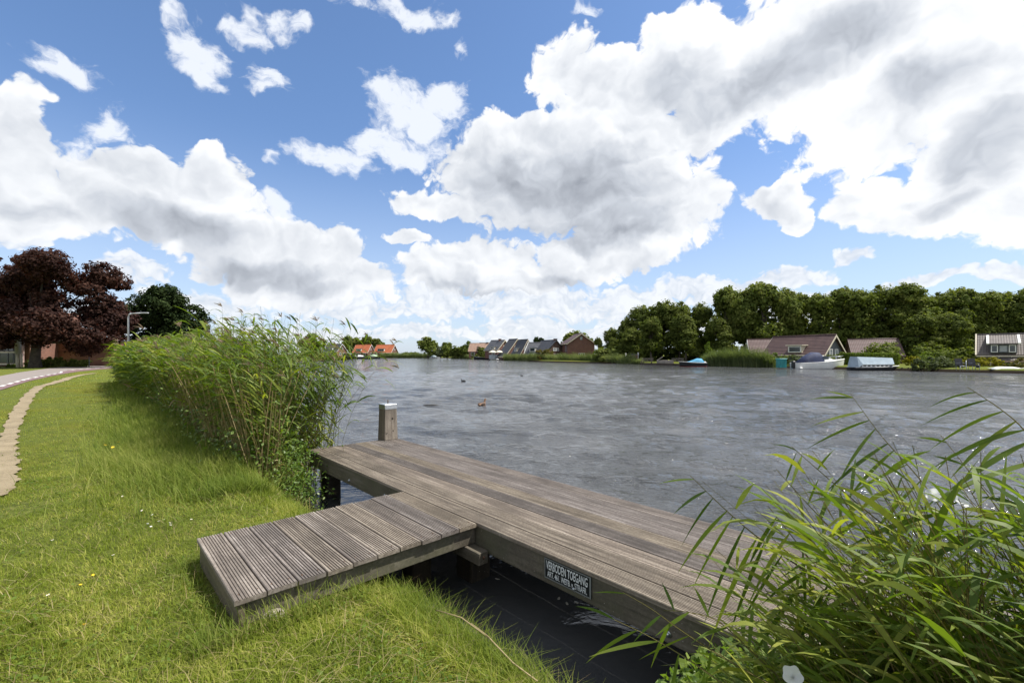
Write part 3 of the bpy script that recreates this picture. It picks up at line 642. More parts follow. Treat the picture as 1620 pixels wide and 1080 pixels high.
def make_grass():
    sp = Soup()
    for n, r0, r1, ex in ((60000, .5, 1.75, .3), (430000, 1.75, 7.5, .9), (330000, 7.5, 48, 2.0)):
        X, Y, r = polar_points(n, r0, r1, ex, -85 if r0 < 1 else -63, 85 if r0 < 1 else 63); ok, d, jx, jy = on_lawn(X, Y, .02)
        ok &= RNG.random(n) < .55+.75*vnoise(X, Y, 3.1, 2)*vnoise(X, Y, .9, 5)+.1
        bare = (np.hypot(X+4.35, Y-3.9) < .28) | (np.hypot(X+3.05, Y-2.55) < .16); ok &= ~(bare & (RNG.random(n) < .75))
        X, Y, r, d = X[ok], Y[ok], r[ok], d[ok]; m = len(X); Z = ground_z(X, Y)-.004
        clump = vnoise(X, Y, 4.3, 1); H = (.022+.04*clump*RNG.random(m)+.018*RNG.random(m))*np.where(d < .35, 1.6+1.4*RNG.random(m), 1)
        far = np.clip(r/9, 1, 4); Wd = .0016*far*RNG.uniform(.7, 1.5, m); H *= np.clip(r/22, 1, 1.5)
        broad = RNG.random(m) < .10; Wd = np.where(broad, Wd*2.6, Wd); H = np.where(broad, H*.7, H)
        az = RNG.uniform(0, 2*PI, m); az = np.where(RNG.random(m) < .35, PI+RNG.normal(0, .7, m), az)
        sp.add(*blades(X, Y, Z, H, Wd, np.abs(RNG.normal(.75, .5, m)), az, 3))
    n = 70000; X, Y, r = polar_points(n, 1.75, 9, 1.0); ok, d, jx, jy = on_lawn(X, Y, .05); ok &= vnoise(X, Y, 2.3, 7)*vnoise(X, Y, 5.2, 3) > RNG.uniform(.12, .5, n)
    X, Y, r = X[ok], Y[ok], r[ok]; m = len(X); C = np.stack([X, Y, ground_z(X, Y)+RNG.uniform(.008, .045, m)], -1)
    V, Q = leaf_cards(C, unit(np.stack([RNG.normal(0, .5, m), RNG.normal(-.2, .5, m), RNG.uniform(.4, 1.2, m)], -1)), RNG.uniform(.005, .014, m), .6); sp.add(V, Q, 1)
    n = 9000; X, Y, r = polar_points(n, 1.75, 7, 1.0); ok, d, jx, jy = on_lawn(X, Y, .02); X, Y = X[ok], Y[ok]; m = len(X)      # dead straw lying about
    sp.add(*blades(X, Y, ground_z(X, Y)+RNG.uniform(.01, .04, m), RNG.uniform(.03, .09, m), np.full(m, .0011), np.full(m, 2.4), RNG.uniform(0, 6.28, m), 3), 2)
    tag(sp.build('grass', [GRASSM, CLOVERM, DRYM]), 'short sunlit mown grass covering the bank beside the jetty', 'grass', kind='stuff')
make_grass()
def make_long_grass():
    sp = Soup()
    def patch(n, fu, fv, H0, H1, w=.0028, lean=.7, wind=.5):
        u = fu(n); v = fv(n); X = E0.x+U.x*u+Vv.x*v; Y = E0.y+U.y*u+Vv.y*v; d = bank_dist(X, Y); ok = d > -.12; X, Y, v, u = X[ok], Y[ok], v[ok], u[ok]; m = len(X)
        Z = ground_z(X, Y)-np.where(d[ok] < 0, .12, 0); r = np.hypot(X, Y); H = RNG.uniform(H0, H1, m)*(.55+.8*vnoise(X, Y, 3.3, 4))
        az = np.where(RNG.random(m) < wind, PI*.95+RNG.normal(0, .6, m), RNG.uniform(0, 2*PI, m))
        sp.add(*blades(X, Y, Z, H, w*np.clip(r/7, 1, 4)*RNG.uniform(.6, 1.3, m), np.abs(RNG.normal(lean, .35, m)), az, 5))
    # beside the reeds: tall soft grass fading into the lawn
    patch(16000, lambda n: 1.0-RNG.random(n)**1.6*22, lambda n: -.7-np.abs(RNG.normal(0, .33, n)), .10, .32)
    patch(9000, lambda n: RNG.normal(-1.2, 1.0, n), lambda n: -1.25+RNG.normal(0, .33, n), .16, .38)
    patch(9000, lambda n: RNG.normal(-4.5, 2.0, n), lambda n: -1.15+RNG.normal(0, .3, n), .18, .4)
    # fringe on the bank edge, both sides of the walkway
    patch(2600, lambda n: RNG.uniform(3.5, 6.2, n), lambda n: -.62+RNG.normal(0, .08, n), .08, .2, .0022)
    patch(1500, lambda n: RNG.uniform(.6, 2.3, n), lambda n: -.60+RNG.normal(0, .05, n), .05, .11, .002)
    # around the foot of the walkway
    patch(700, lambda n: RNG.uniform(3.42, 3.58, n), lambda n: RNG.uniform(-1.7, -.6, n), .05, .19, .0022, .5, .25)
    patch(500, lambda n: RNG.uniform(2.3, 3.5, n), lambda n: RNG.uniform(-1.68, -1.53, n), .05, .12, .0024, .6, .25)
    patch(350, lambda n: RNG.uniform(2.25, 2.36, n), lambda n: RNG.uniform(-1.6, -.6, n), .04, .08, .0024, .6, .25)
    tag(sp.build('long_grass', TALLM), 'longer uncut green grass at the foot of the reeds and along the bank edge', 'long grass', kind='stuff')
make_long_grass()

def reed_stalks(B, H, lean, az, nleaf, leafL, leafW, sp, wind_az=PI*.97, K=7, plume=.0, stalk_r=.0032, droop=1.0, low=.18, scale_far=None, wf=.68):
    # B (N,3) feet; every stalk bends towards az; leaves in two ranks stream with the wind
    n = len(B); t = np.linspace(0, 1, K)[None, :]; dx, dy = np.cos(az)[:, None], np.sin(az)[:, None]; Hh = H[:, None]; ln = lean[:, None]
    P = np.stack([B[:, 0:1]+dx*Hh*ln*t**1.9, B[:, 1:2]+dy*Hh*ln*t**1.9, B[:, 2:3]+Hh*(t-.28*ln*t**2.2)], -1)
    sf = np.ones(n) if scale_far is None else scale_far
    for a in (0, PI/3, 2*PI/3):
        S = np.stack([np.cos(az+a), np.sin(az+a), np.zeros(n)], -1)[:, None, :].repeat(K, 1); V, Q = ribbons(P, S, (stalk_r*sf)[:, None]*(1-.65*t)); sp.add(V, Q, 1)
    for k in range(nleaf):
        f = low+(1-low)*(k+RNG.random(n)*.8)/nleaf; fi = np.clip(f*(K-1), 0, K-1.001); i0 = fi.astype(int); w = (fi-i0)[:, None]
        A = P[np.arange(n), i0]*(1-w)+P[np.arange(n), i0+1]*w; T = unit(P[np.arange(n), i0+1]-P[np.arange(n), i0])
        la = np.where(RNG.random(n) < wf, wind_az+RNG.normal(0, .45, n), RNG.uniform(0, 2*PI, n)); L = leafL*RNG.uniform(.55, 1.15, n)*np.where(f > .9, .75, 1)*(.55+.45*sf)
        up = RNG.uniform(.25, 1.0, n); D = unit(np.stack([np.cos(la), np.sin(la), up], -1)+T*.55); KL = 5; tt = np.linspace(0, 1, KL)[None, :, None]
        g = (droop*RNG.uniform(.25, .95, n)*L)[:, None, None]
        LP = A[:, None, :]+D[:, None, :]*L[:, None, None]*tt; LP = LP+np.array([0, 0, -1])[None, None, :]*g*tt**2.1
        S = unit(np.cross(D, np.array([0, 0, 1.0])+RNG.normal(0, .45, (n, 3))))[:, None, :].repeat(KL, 1)
        ww = (leafW*sf*RNG.uniform(.6, 1.2, n))[:, None]*np.array([.35, .95, 1., .62, .03])[None, :]
        if k <= 1:                            # the lowest leaves are often dead and brown
            dry = RNG.random(n) < (.5 if k == 0 else .2); V, Q = ribbons(LP[dry], S[dry], ww[dry]); sp.add(V, Q, 3); LP, S, ww = LP[~dry], S[~dry], ww[~dry]
        V, Q = ribbons(LP, S, ww); sp.add(V, Q, 0)
    if plume > 0:
        sel = np.where(RNG.random(n) < plume)[0]
        for _ in range(9):
            A = P[sel, -1]; la = wind_az+RNG.normal(0, .5, len(sel)); L = RNG.uniform(.06, .15, len(sel))*(.5+.5*sf[sel]); D = unit(np.stack([np.cos(la)*.6, np.sin(la)*.6, RNG.uniform(.2, 1.1, len(sel))], -1)); tt = np.linspace(0, 1, 3)[None, :, None]
            LP = A[:, None, :]+D[:, None, :]*L[:, None, None]*tt+np.array([0, 0, -1.])*.3*L[:, None, None]*tt**2
            S = unit(np.cross(D, RNG.normal(size=(len(sel), 3))))[:, None, :].repeat(3, 1); V, Q = ribbons(LP, S, (.005*sf[sel])[:, None]*np.array([.4, 1, .2])[None, :]); sp.add(V, Q, 2)
    return P
def left_reeds():
    sp = Soup(); n = 3000
    u = 0.45-23*RNG.random(n)**1.35; v = RNG.uniform(-.62, .42, n)+np.clip((-u-3)/25, 0, .6)*RNG.uniform(-.6, .3, n)
    far = np.clip((-u)/12, 0, 1)
    B = np.stack([E0.x+U.x*u+Vv.x*v, E0.y+U.y*u+Vv.y*v, np.where(v > -.4, -.5, -.12)], -1)
    keep = (u < .42) & ~((u > -.12) & (v > -.34)); B, u, v, far = B[keep], u[keep], v[keep], far[keep]; n = len(B)
    crest = .80+.28*vnoise(B[:, 0], B[:, 1], 1.1, 3); H = RNG.uniform(1.5, 2.35, n)*crest+np.where(v > -.4, .35, 0); H *= np.where(u > .1, .82, 1)*np.where(u > .6, .75, 1)*(1-.10*far)
    az = np.where(RNG.random(n) < .5, PI*.97+RNG.normal(0, .5, n), RNG.uniform(0, 2*PI, n)); edge = (u > -1.2)
    az = np.where(edge & (v > -.2), RNG.normal(-.5, .7, n), az); r = np.hypot(B[:, 0], B[:, 1])
    reed_stalks(B, H, np.abs(RNG.normal(.16, .13, n))+np.where(edge, .18*RNG.random(n), 0), az, 12, .42, .0108, sp, plume=.20, scale_far=np.clip(r/7, 1, 3.2), low=.12)
    # dry broken stems showing low down in front
    m = 520; u2 = .4-7*RNG.random(m)**1.2; v2 = RNG.uniform(-.72, -.45, m); B2 = np.stack([E0.x+U.x*u2+Vv.x*v2, E0.y+U.y*u2+Vv.y*v2, np.full(m, -.05)], -1)
    t = np.linspace(0, 1, 5)[None, :]; H2 = RNG.uniform(.5, 1.35, m)[:, None]; a2 = RNG.uniform(0, 2*PI, m)[:, None]; l2 = RNG.uniform(.05, .5, m)[:, None]
    P = np.stack([B2[:, :1]+np.cos(a2)*l2*H2*t, B2[:, 1:2]+np.sin(a2)*l2*H2*t, B2[:, 2:]+H2*t], -1)
    for a in (0, 1.3): V, Q = ribbons(P, np.stack([np.cos(a2[:, 0]+a), np.sin(a2[:, 0]+a), 0*a2[:, 0]], -1)[:, None, :].repeat(5, 1), np.full((m, 5), .0042)); sp.add(V, Q, 3)
    tag(sp.build('reed_bed', [REEDM, STALKM, PLUMEM, DRYM]), 'tall dense green reeds leaning in the wind on the bank left of the jetty', 'reeds', kind='stuff')
left_reeds()
def leafy_weeds(name, label, n, fu, fv, fz, size, seed=0, stems=200):
    sp = Soup(); u, v = fu(n), fv(n); X = E0.x+U.x*u+Vv.x*v; Y = E0.y+U.y*u+Vv.y*v; C = np.stack([X, Y, fz(n, u, v)], -1)
    N = unit(np.stack([RNG.normal(0, .6, n), RNG.normal(-.2, .6, n), RNG.uniform(.2, 1.3, n)], -1)); sp.add(*leaf_cards(C, N, size*RNG.uniform(.5, 1.2, n), .55), 0)
    k = RNG.choice(n, stems); t = np.linspace(0, 1, 4)[None, :]; foot = C[k].copy(); foot[:, 2] = -.25; foot[:, :2] += RNG.normal(0, .12, (stems, 2)); top = C[k]+np.array([0, 0, .01])
    P = foot[:, None, :]*(1-t[..., None])+top[:, None, :]*t[..., None]; V, Q = ribbons(P, np.array([1., 0, 0])[None, None, :].repeat(stems, 0).repeat(4, 1), np.full((stems, 4), .0022)); sp.add(V, Q, 1)
    return tag(sp.build(name, [WEEDM, STALKM]), label, 'weeds', kind='stuff')
leafy_weeds('bank_weeds', 'bright leafy weeds hanging over the water between the reeds and the jetty corner', 4200, lambda n: RNG.normal(.25, .30, n), lambda n: -.36+RNG.normal(0, .15, n), lambda n, u, v: -.30+np.abs(RNG.normal(0, .30, n))*np.exp(-((u-.3)/.8)**2), .022, stems=260)
leafy_weeds('undergrowth', 'dark leafy undergrowth at the foot of the tall reeds', 9000, lambda n: .4-11*RNG.random(n)**1.3, lambda n: -.52+RNG.normal(0, .22, n), lambda n, u, v: RNG.uniform(-.05, .75, n)**1.1*.9 if False else np.abs(RNG.normal(.1, .32, n)), .028, stems=400)

# right foreground: a reed bed with bindweed, and single long stalks reaching over the jetty
def right_reeds():
    sp = Soup(); n = 6000
    u = RNG.uniform(4.95, 8.6, n); v = -.62+RNG.normal(0, .20, n)+np.clip((u-5.6)*.12, 0, .4)*RNG.uniform(-1, 1.6, n)
    B = np.stack([E0.x+U.x*u+Vv.x*v, E0.y+U.y*u+Vv.y*v, np.full(n, -.2)], -1)
    pxf = 810+720*B[:, 0]/np.maximum(B[:, 1], .2); ok = (np.hypot(B[:, 0], B[:, 1]) > 1.42) & (B[:, 1] > .3) & (pxf > 1200) & ((v < -.10) | (u > 6.62)); B, u = B[ok], u[ok]; n = len(B)
    pxf = pxf[ok]; H = RNG.uniform(.5, 1.2, n)*np.clip(.34+(pxf-1200)/430, .34, 1.14)
    reed_stalks(B, H, np.abs(RNG.normal(.24, .15, n)), PI*.78+RNG.normal(0, .55, n), 10, .25, .0066, sp, wind_az=PI*.90, plume=.0, stalk_r=.0025, low=.2, wf=.42, droop=.7)
    # water-side reeds beyond the end of the jetty
    n = 380; u = RNG.uniform(6.7, 9.5, n); v = RNG.uniform(-.2, 1.6, n); B = np.stack([E0.x+U.x*u+Vv.x*v, E0.y+U.y*u+Vv.y*v, np.full(n, -.5)], -1)
    ok = (np.hypot(B[:, 0], B[:, 1]) > 1.3) & (B[:, 1] > .3); B = B[ok]; n = len(B)
    reed_stalks(B, RNG.uniform(.95, 1.5, n), np.abs(RNG.normal(.35, .2, n)), PI*.85+RNG.normal(0, .6, n), 8, .30, .0068, sp, wind_az=PI*.95, stalk_r=.0022, low=.25, droop=.8)
    tag(sp.build('reed_bed', [REEDM, STALKM, PLUMEM, DRYM]), 'thick green reeds crowding the bottom right corner over the end of the jetty', 'reeds', kind='stuff')
right_reeds()
leafy_weeds('bindweed_leaves', 'broad bright green bindweed leaves tangled low among the right hand reeds', 20000, lambda n: 5.05+3*RNG.random(n)**1.1, lambda n: -.42+RNG.normal(0, .20, n)+0*n, lambda n, u, v: -.2+RNG.random(n)**.8*(.26+.52*np.clip(u-5.0, 0, 1.7)), .028, stems=500)

def hero_stalk(label, pts, leaves, r=.0042, thick=1.0):
    # pts: (px, py, distance) from the foot to the tip; leaves: (position along, length, angle in the picture plane, forward lean, width)
    P = [W(*p) for p in pts]; base = P[0]; sp = Soup()
    # smooth the centre line
    C = []
    for i in range(len(P)-1):
        a, b = P[i], P[i+1]; a0 = P[max(i-1, 0)]; b1 = P[min(i+2, len(P)-1)]
        for k in range(6):
            t = k/6; t2, t3 = t*t, t*t*t; C.append(.5*((2*a)+(-a0+b)*t+(2*a0-5*a+4*b-b1)*t2+(-a0+3*a-3*b+b1)*t3))
    C.append(P[-1]); C = np.array([c-base for c in C]); K = len(C); rr = r*(1-.75*np.linspace(0, 1, K))
    for S in ((1, 0, 0), (0, 1, 0), (0, 0, 1), (.6, .1, .7)):
        V, Q = ribbons(C[None], np.array(S, float)[None, None, :].repeat(K, 1), rr[None]); sp.add(V, Q, 1)
    for f, L, ang, fw, wd in leaves:
        i = min(int(f*(K-1)), K-2); A = C[i]; D = np.array([math.cos(R(ang)), fw, math.sin(R(ang))]); D /= np.linalg.norm(D); KL = 8; tt = np.linspace(0, 1, KL)[:, None]
        g = L*random.uniform(.08, .3); LP = A+D*L*tt+np.array([0, 0, -1.])*g*tt**2; S0 = np.cross(D, [random.uniform(-.2, .2), -1, random.uniform(-.3, .5)]); S0 /= np.linalg.norm(S0)
        tw = np.linspace(0, random.uniform(-.9, .9), KL); B_ = np.cross(D, S0); S = S0[None]*np.cos(tw)[:, None]+B_[None]*np.sin(tw)[:, None]
        w = wd*.40*np.array([.25, .7, .95, 1, .9, .68, .36, .02]); V, Q = ribbons(LP[None], S[None], w[None]); sp.add(V, Q, 0)
    o = sp.build('reed_stalk', [REEDM, STALKM]); o.location = base
    tag(o, label, 'reed', 'single reed stalks leaning over the jetty and the water'); return o
def auto_leaves(n, f0, f1, L, ang, wd, jit=16, alt=None):
    out = []
    for k in range(n):
        f = f0+(f1-f0)*k/max(1, n-1); a = (ang if (alt is None or k % 2 == 0) else alt)+random.uniform(-jit, jit); out.append((f, L*random.uniform(.7, 1.15)*(1-.25*f), a, random.uniform(-.5, .5), wd*random.uniform(.8, 1.2)))
    return out
hero_stalk('tall reed stalk highest against the water right of centre, all its leaves streaming left', [(1640, 985, 1.75), (1530, 860, 1.75), (1457, 760, 1.78), (1395, 690, 1.8), (1345, 622, 1.85)],
    [(.30, .30, 200, .1, .016), (.42, .30, 215, -.1, .016), (.52, .30, 232, .2, .015), (.60, .26, 205, .1, .015), (.68, .24, 222, .1, .016), (.74, .30, 210, .0, .017), (.80, .24, 218, -.2, .016), (.85, .26, 200, .1, .015), (.90, .20, 190, .1, .013), (.96, .17, 176, .1, .012), (1.0, .12, 160, 0, .008)])
hero_stalk('long bare-tipped reed stalk reaching furthest left across the end of the jetty boards', [(1600, 1110, 1.35), (1402, 990, 1.38), (1300, 920, 1.42), (1210, 858, 1.46), (1150, 808, 1.5), (1092, 752, 1.55)],
    [(.30, .30, 215, .2, .02), (.38, .34, 240, -.1, .019), (.46, .32, 232, .1, .018), (.54, .34, 240, .1, .018), (.60, .30, 246, 0, .018), (.66, .32, 243, .1, .018), (.72, .28, 238, -.1, .017), (.77, .26, 243, .2, .016), (.82, .22, 225, .1, .015), (.87, .17, 232, .1, .013), (.93, .12, 205, .1, .012), (.98, .12, 178, 0, .008)])
hero_stalk('thin reed stalk with short drooping leaves standing just right of the jetty boards', [(1620, 1010, 1.6), (1500, 905, 1.6), (1402, 833, 1.62), (1320, 765, 1.65), (1252, 706, 1.7)],
    auto_leaves(9, .25, .92, .22, 236, .014, 16, 60)+[(.98, .1, 150, 0, .007)])
hero_stalk('reed stalk with small alternate leaves low over the edge of the boards', [(1560, 1040, 1.5), (1440, 945, 1.5), (1363, 884, 1.5), (1290, 810, 1.52), (1228, 742, 1.55)],
    auto_leaves(10, .25, .95, .17, 250, .013, 20, 70))
hero_stalk('reed stalk with broad horizontal leaves at the right edge, its tip above the others', [(1700, 860, 1.5), (1660, 740, 1.5), (1620, 680, 1.5), (1580, 645, 1.52), (1530, 612, 1.55)],
    [(.3, .34, 196, .1, .02), (.42, .36, 204, .0, .022), (.52, .30, 192, .1, .02), (.62, .24, 215, .1, .018), (.74, .24, 198, .1, .016), (.84, .2, 196, .2, .013), (.95, .16, 185, 0, .009)])
hero_stalk('slender reed stalk crossing the water between the highest stalk and the right edge', [(1690, 960, 1.65), (1610, 850, 1.65), (1568, 790, 1.65), (1525, 735, 1.68), (1488, 688, 1.7)], auto_leaves(8, .25, .95, .2, 205, .014, 18, 160))
hero_stalk('fine arching reed stalk with yellow seed tufts in front of the jetty side', [(1290, 1120, 1.25), (1210, 1050, 1.25), (1140, 985, 1.28), (1090, 968, 1.3), (1050, 965, 1.32)], auto_leaves(6, .2, .9, .14, 190, .012, 30, 100), r=.003)
hero_stalk('straight thin reed stalk low in front of the dark water under the sign', [(1270, 1110, 1.2), (1154, 1045, 1.22), (1080, 998, 1.26), (1030, 962, 1.3), (985, 936, 1.35)], auto_leaves(6, .15, .7, .16, 262, .012, 14, 200)+[(.99, .1, 170, 0, .006)], r=.0028)
hero_stalk('lowest reed stalk at the bottom edge, leaves hanging over the black water', [(1250, 1150, 1.1), (1150, 1085, 1.12), (1085, 1040, 1.15), (1020, 1002, 1.2), (955, 972, 1.25)], [(.25, .2, 255, 0, .013), (.4, .2, 262, .1, .013), (.55, .2, 258, 0, .013), (.7, .18, 188, .1, .013), (.8, .15, 205, .1, .012), (.92, .12, 150, .1, .01)], r=.0028)
hero_stalk('pale bent reed stalk rising through the corner reeds with very wide dark leaves', [(1480, 1160, 1.15), (1462, 1040, 1.15), (1450, 930, 1.15), (1478, 850, 1.18), (1500, 800, 1.2)],
    [(.3, .34, 150, .1, .026), (.45, .36, 222, -.1, .026), (.55, .36, 72, .0, .024), (.65, .3, 205, .1, .024), (.8, .3, 60, .1, .02), (.92, .24, 190, .1, .018)])
hero_stalk('reed stalk with grey green ribbon leaves in the right foreground, nearest the corner', [(1600, 1200, 1.05), (1570, 1060, 1.05), (1550, 960, 1.05), (1575, 880, 1.08), (1590, 820, 1.1)],
    [(.3, .36, 190, .1, .028), (.45, .36, 235, -.1, .026), (.6, .34, 168, .0, .024), (.7, .3, 215, .1, .024), (.85, .28, 80, .1, .02), (.95, .24, 200, .1, .016)])
hero_stalk('leaning reed stalk whose leaves hang over the last visible boards', [(1420, 1150, 1.3), (1370, 1030, 1.3), (1330, 950, 1.32), (1270, 870, 1.36), (1215, 800, 1.4)], auto_leaves(10, .2, .95, .27, 228, .017, 16, 245))

def flower(label, p, N, r=.020):
    N = Vector(N).normalized(); M = N.to_track_quat('Z', 'Y').to_matrix(); mb = MB(); k = 30
    vs = [M@Vector((0, 0, -.03))]+[M@Vector((r*.35*math.cos(2*PI*i/k), r*.35*math.sin(2*PI*i/k), -.008)) for i in range(k)]+[M@Vector((r*(1+.08*math.cos(5*2*PI*i/k))*math.cos(2*PI*i/k), r*(1+.08*math.cos(5*2*PI*i/k))*math.sin(2*PI*i/k), .004*math.cos(5*2*PI*i/k))) for i in range(k)]
    mb.add(vs, [(0, 1+i, 1+(i+1) % k) for i in range(k)]+[(1+i, 1+k+i, 1+k+(i+1) % k, 1+(i+1) % k) for i in range(k)], 0, True)
    mb.tube([M@Vector((0, 0, -.028)), M@Vector((0, 0, -.06))], .003, 6, 1)
    o = mb.build('bindweed_flower', [PETALM, WEEDM]); o.location = p; return tag(o, label, 'flower', 'white bindweed flowers in the reeds')
PETALM = leafmat('white_petals', (.72, .74, .72), (.80, .81, .80), (.85, .86, .86), trans=.4, tcol=(1, 1, 1))
flower('white bindweed flower, left of the two high in the right hand reeds', W(1476, 782, 1.5), (-.5, -.7, .3))
flower('white bindweed flower, right of the two high in the right hand reeds', W(1523, 791, 1.5), (-.1, -.8, .5))
flower('white bindweed flower at the bottom edge of the picture in the right hand reeds', W(1254, 1068, 1.12), (-.4, -.6, .6), .022)

# lawn flowers and litter
YEL = mat('yellow_petals', (.75, .50, .02), .6, .1, 30); WHT = mat('daisy_white', (.78, .78, .76), .6, .05, 30)
def small_flower(name, label, px, py, h, col, r, cat, grp, core=None):
    g = G(px, py, h*.9); z0 = float(ground_z(np.array([g.x]), np.array([g.y]))[0]); o = empty(name, (g.x, g.y, z0), 0, label, cat, grp)
    MB().tube([(0, 0, -.01), (.004, 0, h)], .0013, 5).build('stem', WEEDM, o); mb = MB(); k = 12
    tilt = Matrix.Rotation(random.uniform(.15, .6), 3, Vector((random.uniform(-1, 1), random.uniform(-1, 1), 0)).normalized())
    vs = [Vector((.004, 0, h))+tilt@Vector(v) for v in [(0, 0, .002)]+[(r*(1 if i % 2 else .62)*math.cos(PI*i/k), r*(1 if i % 2 else .62)*math.sin(PI*i/k), .004) for i in range(2*k)]+[(0, 0, -.004)]]
    mb.add(vs, [(0, 1+i, 1+(i+1) % (2*k)) for i in range(2*k)]+[(2*k+1, 1+(i+1) % (2*k), 1+i) for i in range(2*k)]); mb.build('petals', col, o)
    if core: MB().ball(Vector((.004, 0, h))+tilt@Vector((0, 0, .003)), r*.3, 8, 5).build('centre', core, o)
for (x, y, l) in ((166, 704, 'dandelion bloom in the long grass, leftmost of three together'), (178, 708, 'dandelion bloom in the long grass, lowest of three together'), (187, 699, 'dandelion bloom in the long grass, rightmost of three together')):
    small_flower('dandelion', 'yellow '+l, x, y, .2, YEL, .02, 'flower', 'yellow dandelions')
for (x, y, l) in ((146, 904, 'yellow buttercup in the lawn left of the walkway, the highest of three'), (126, 920, 'yellow buttercup in the lawn left of the walkway, the middle of three'), (132, 984, 'yellow buttercup in the lawn left of the walkway, the lowest of three')):
    small_flower('buttercup', l, x, y, .04, YEL, .009, 'flower', 'yellow buttercups')
for x, y, l in ((233, 825, 0), (238, 829, 0), (250, 821, 0), (258, 819, 0), (269, 826, 0), (268, 823, 0), (302, 818, 'white daisy closest to the near left corner of the walkway boards'), (224, 808, 'white daisy just above the left end of the cluster'), (82, 851, 'white daisy far left of the cluster, towards the dirt path'),
   (178, 872, 'white daisy alone below and left of the cluster'), (193, 790, 'white daisy farthest from the camera, nearest the long grass'), (240, 813, 'white daisy just above the middle of the cluster'), (75, 937, 'lowest white daisy, alone at the left below the buttercups')):
    small_flower('daisy', l or 'small white daisy in the tight cluster in the mown grass left of the walkway', x, y, .035, WHT, .009, 'flower', 'white daisies', YEL)
# fallen reed across the grass, a stone, drifting leaves
fl = MB(); fp = [G(x, y, .03) for x, y in ((690, 968), (730, 990), (775, 1015), (812, 1042), (850, 1078))]; f0 = fp[0].copy()
fl.tube([p-f0+Vector((0, 0, .03*math.sin(i*1.5)+.012)) for i, p in enumerate(fp)], [.0025, .003, .003, .0035, .003], 6); fl.tube([fp[2]-f0+Vector((0, 0, .02)), G(765, 1000, .06)-f0, G(745, 985, .09)-f0], .002, 5)
o = fl.build('fallen_reed_stem', DRYM); o.location = f0; tag(o, 'dry brown reed stem lying across the grass below the jetty', 'reed stem')
st = MB().ball((0, 0, 0), (.075, .045, .03), 12, 8).build('stone', mat('pale_stone', (.34, .30, .25), .9, .3, 12, bmp=.6)); st.location = G(432, 972, .0); tag(st, 'flat pale stone half buried in the grass beside the foot of the walkway', 'stone')
LM = mat('pale_fallen_leaf', (.42, .40, .33), .6, .2, 20)
for i, (x, y, l) in enumerate(((760, 885, 'highest'), (787, 915, 'second from the top'), (884, 946, 'third from the top'), (897, 954, 'lowest but one'), (912, 952, 'lowest and rightmost'))):
    g = G(x, y, WATER+.004); mb = MB(); a = random.uniform(0, 3); n = 8
    mb.add([(.022*math.cos(2*PI*k/n)*math.cos(a)-.009*math.sin(2*PI*k/n)*math.sin(a), .022*math.cos(2*PI*k/n)*math.sin(a)+.009*math.sin(2*PI*k/n)*math.cos(a), .002*math.cos(4*PI*k/n)) for k in range(n)], [tuple(range(n))])
    o = mb.build('floating_leaf', LM); o.location = g; tag(o, 'pale fallen leaf floating on the dark water under the jetty, '+l, 'leaf', 'floating leaves under the jetty')

# ------------------------------------------------------------------ trees, hedges and shrubs
BARK = mat('tree_bark', (.075, .062, .048), .9, .35, 4, bmp=.5)
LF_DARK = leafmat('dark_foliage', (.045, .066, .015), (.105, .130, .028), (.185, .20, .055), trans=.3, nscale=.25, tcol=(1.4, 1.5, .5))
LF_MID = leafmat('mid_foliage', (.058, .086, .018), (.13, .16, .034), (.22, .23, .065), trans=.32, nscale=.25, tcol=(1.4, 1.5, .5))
LF_LIGHT = leafmat('light_foliage', (.06, .095, .015), (.11, .15, .025), (.17, .20, .04), trans=.35, nscale=.4)
LF_YEL = leafmat('golden_foliage', (.12, .13, .012), (.22, .20, .015), (.30, .26, .03), trans=.35, nscale=.5)
LF_RED = leafmat('copper_foliage', (.024, .013, .012), (.048, .025, .019), (.092, .046, .032), trans=.22, nscale=.3, tcol=(1.9, .7, .45))
LF_CON = leafmat('conifer_foliage', (.010, .020, .006), (.022, .036, .010), (.045, .065, .02), trans=.12, nscale=.3)
LF_GREY = leafmat('grey_green_foliage', (.05, .065, .03), (.09, .11, .05), (.14, .16, .08), trans=.3, nscale=.4)
LF_RUST = leafmat('rusty_foliage', (.06, .07, .02), (.13, .11, .03), (.20, .14, .05), trans=.3, nscale=.5)
def crown_leaves(blobs, n, size, fill=.62, flat=.0, up=.35):
    # leaves spread through lumpy clusters: each blob is broken into smaller sub-clusters on its surface
    B = np.array([b[:4] if len(b) == 4 else (b[0], b[1], b[2], b[3]) for b in blobs], float); Zs = np.array([b[4] if len(b) > 4 else 1. for b in blobs])
    wgt = B[:, 3]**2; wgt /= wgt.sum(); nsub = max(8, int(n/70)); bi = RNG.choice(len(B), nsub, p=wgt)
    d = unit(RNG.normal(size=(nsub, 3))); rad = B[bi, 3]*(fill+(1-fill)*RNG.random(nsub)**.6); sc = np.stack([np.ones(nsub), np.ones(nsub), Zs[bi]], -1)
    SC_ = B[bi, :3]+d*rad[:, None]*sc; sr = B[bi, 3]*RNG.uniform(.20, .46, nsub)
    si = RNG.choice(nsub, n); e = unit(RNG.normal(size=(n, 3))); q = SC_[si]+e*(sr[si]*RNG.random(n)**.45)[:, None]*np.array([1, 1, .75])
    m2 = RNG.random(n) < .16; k2 = RNG.choice(len(B), int(m2.sum()), p=wgt); sc2 = np.stack([np.ones(len(k2)), np.ones(len(k2)), Zs[k2]], -1)
    q[m2] = B[k2, :3]+e[m2]*(B[k2, 3]*RNG.random(len(k2))**.35*1.08)[:, None]*sc2
    N = unit(e*.8+d[si]*.5+np.array([0, 0, up])+RNG.normal(0, .45, (n, 3))); return leaf_cards(q, N, size*RNG.uniform(.55, 1.25, n), .7)
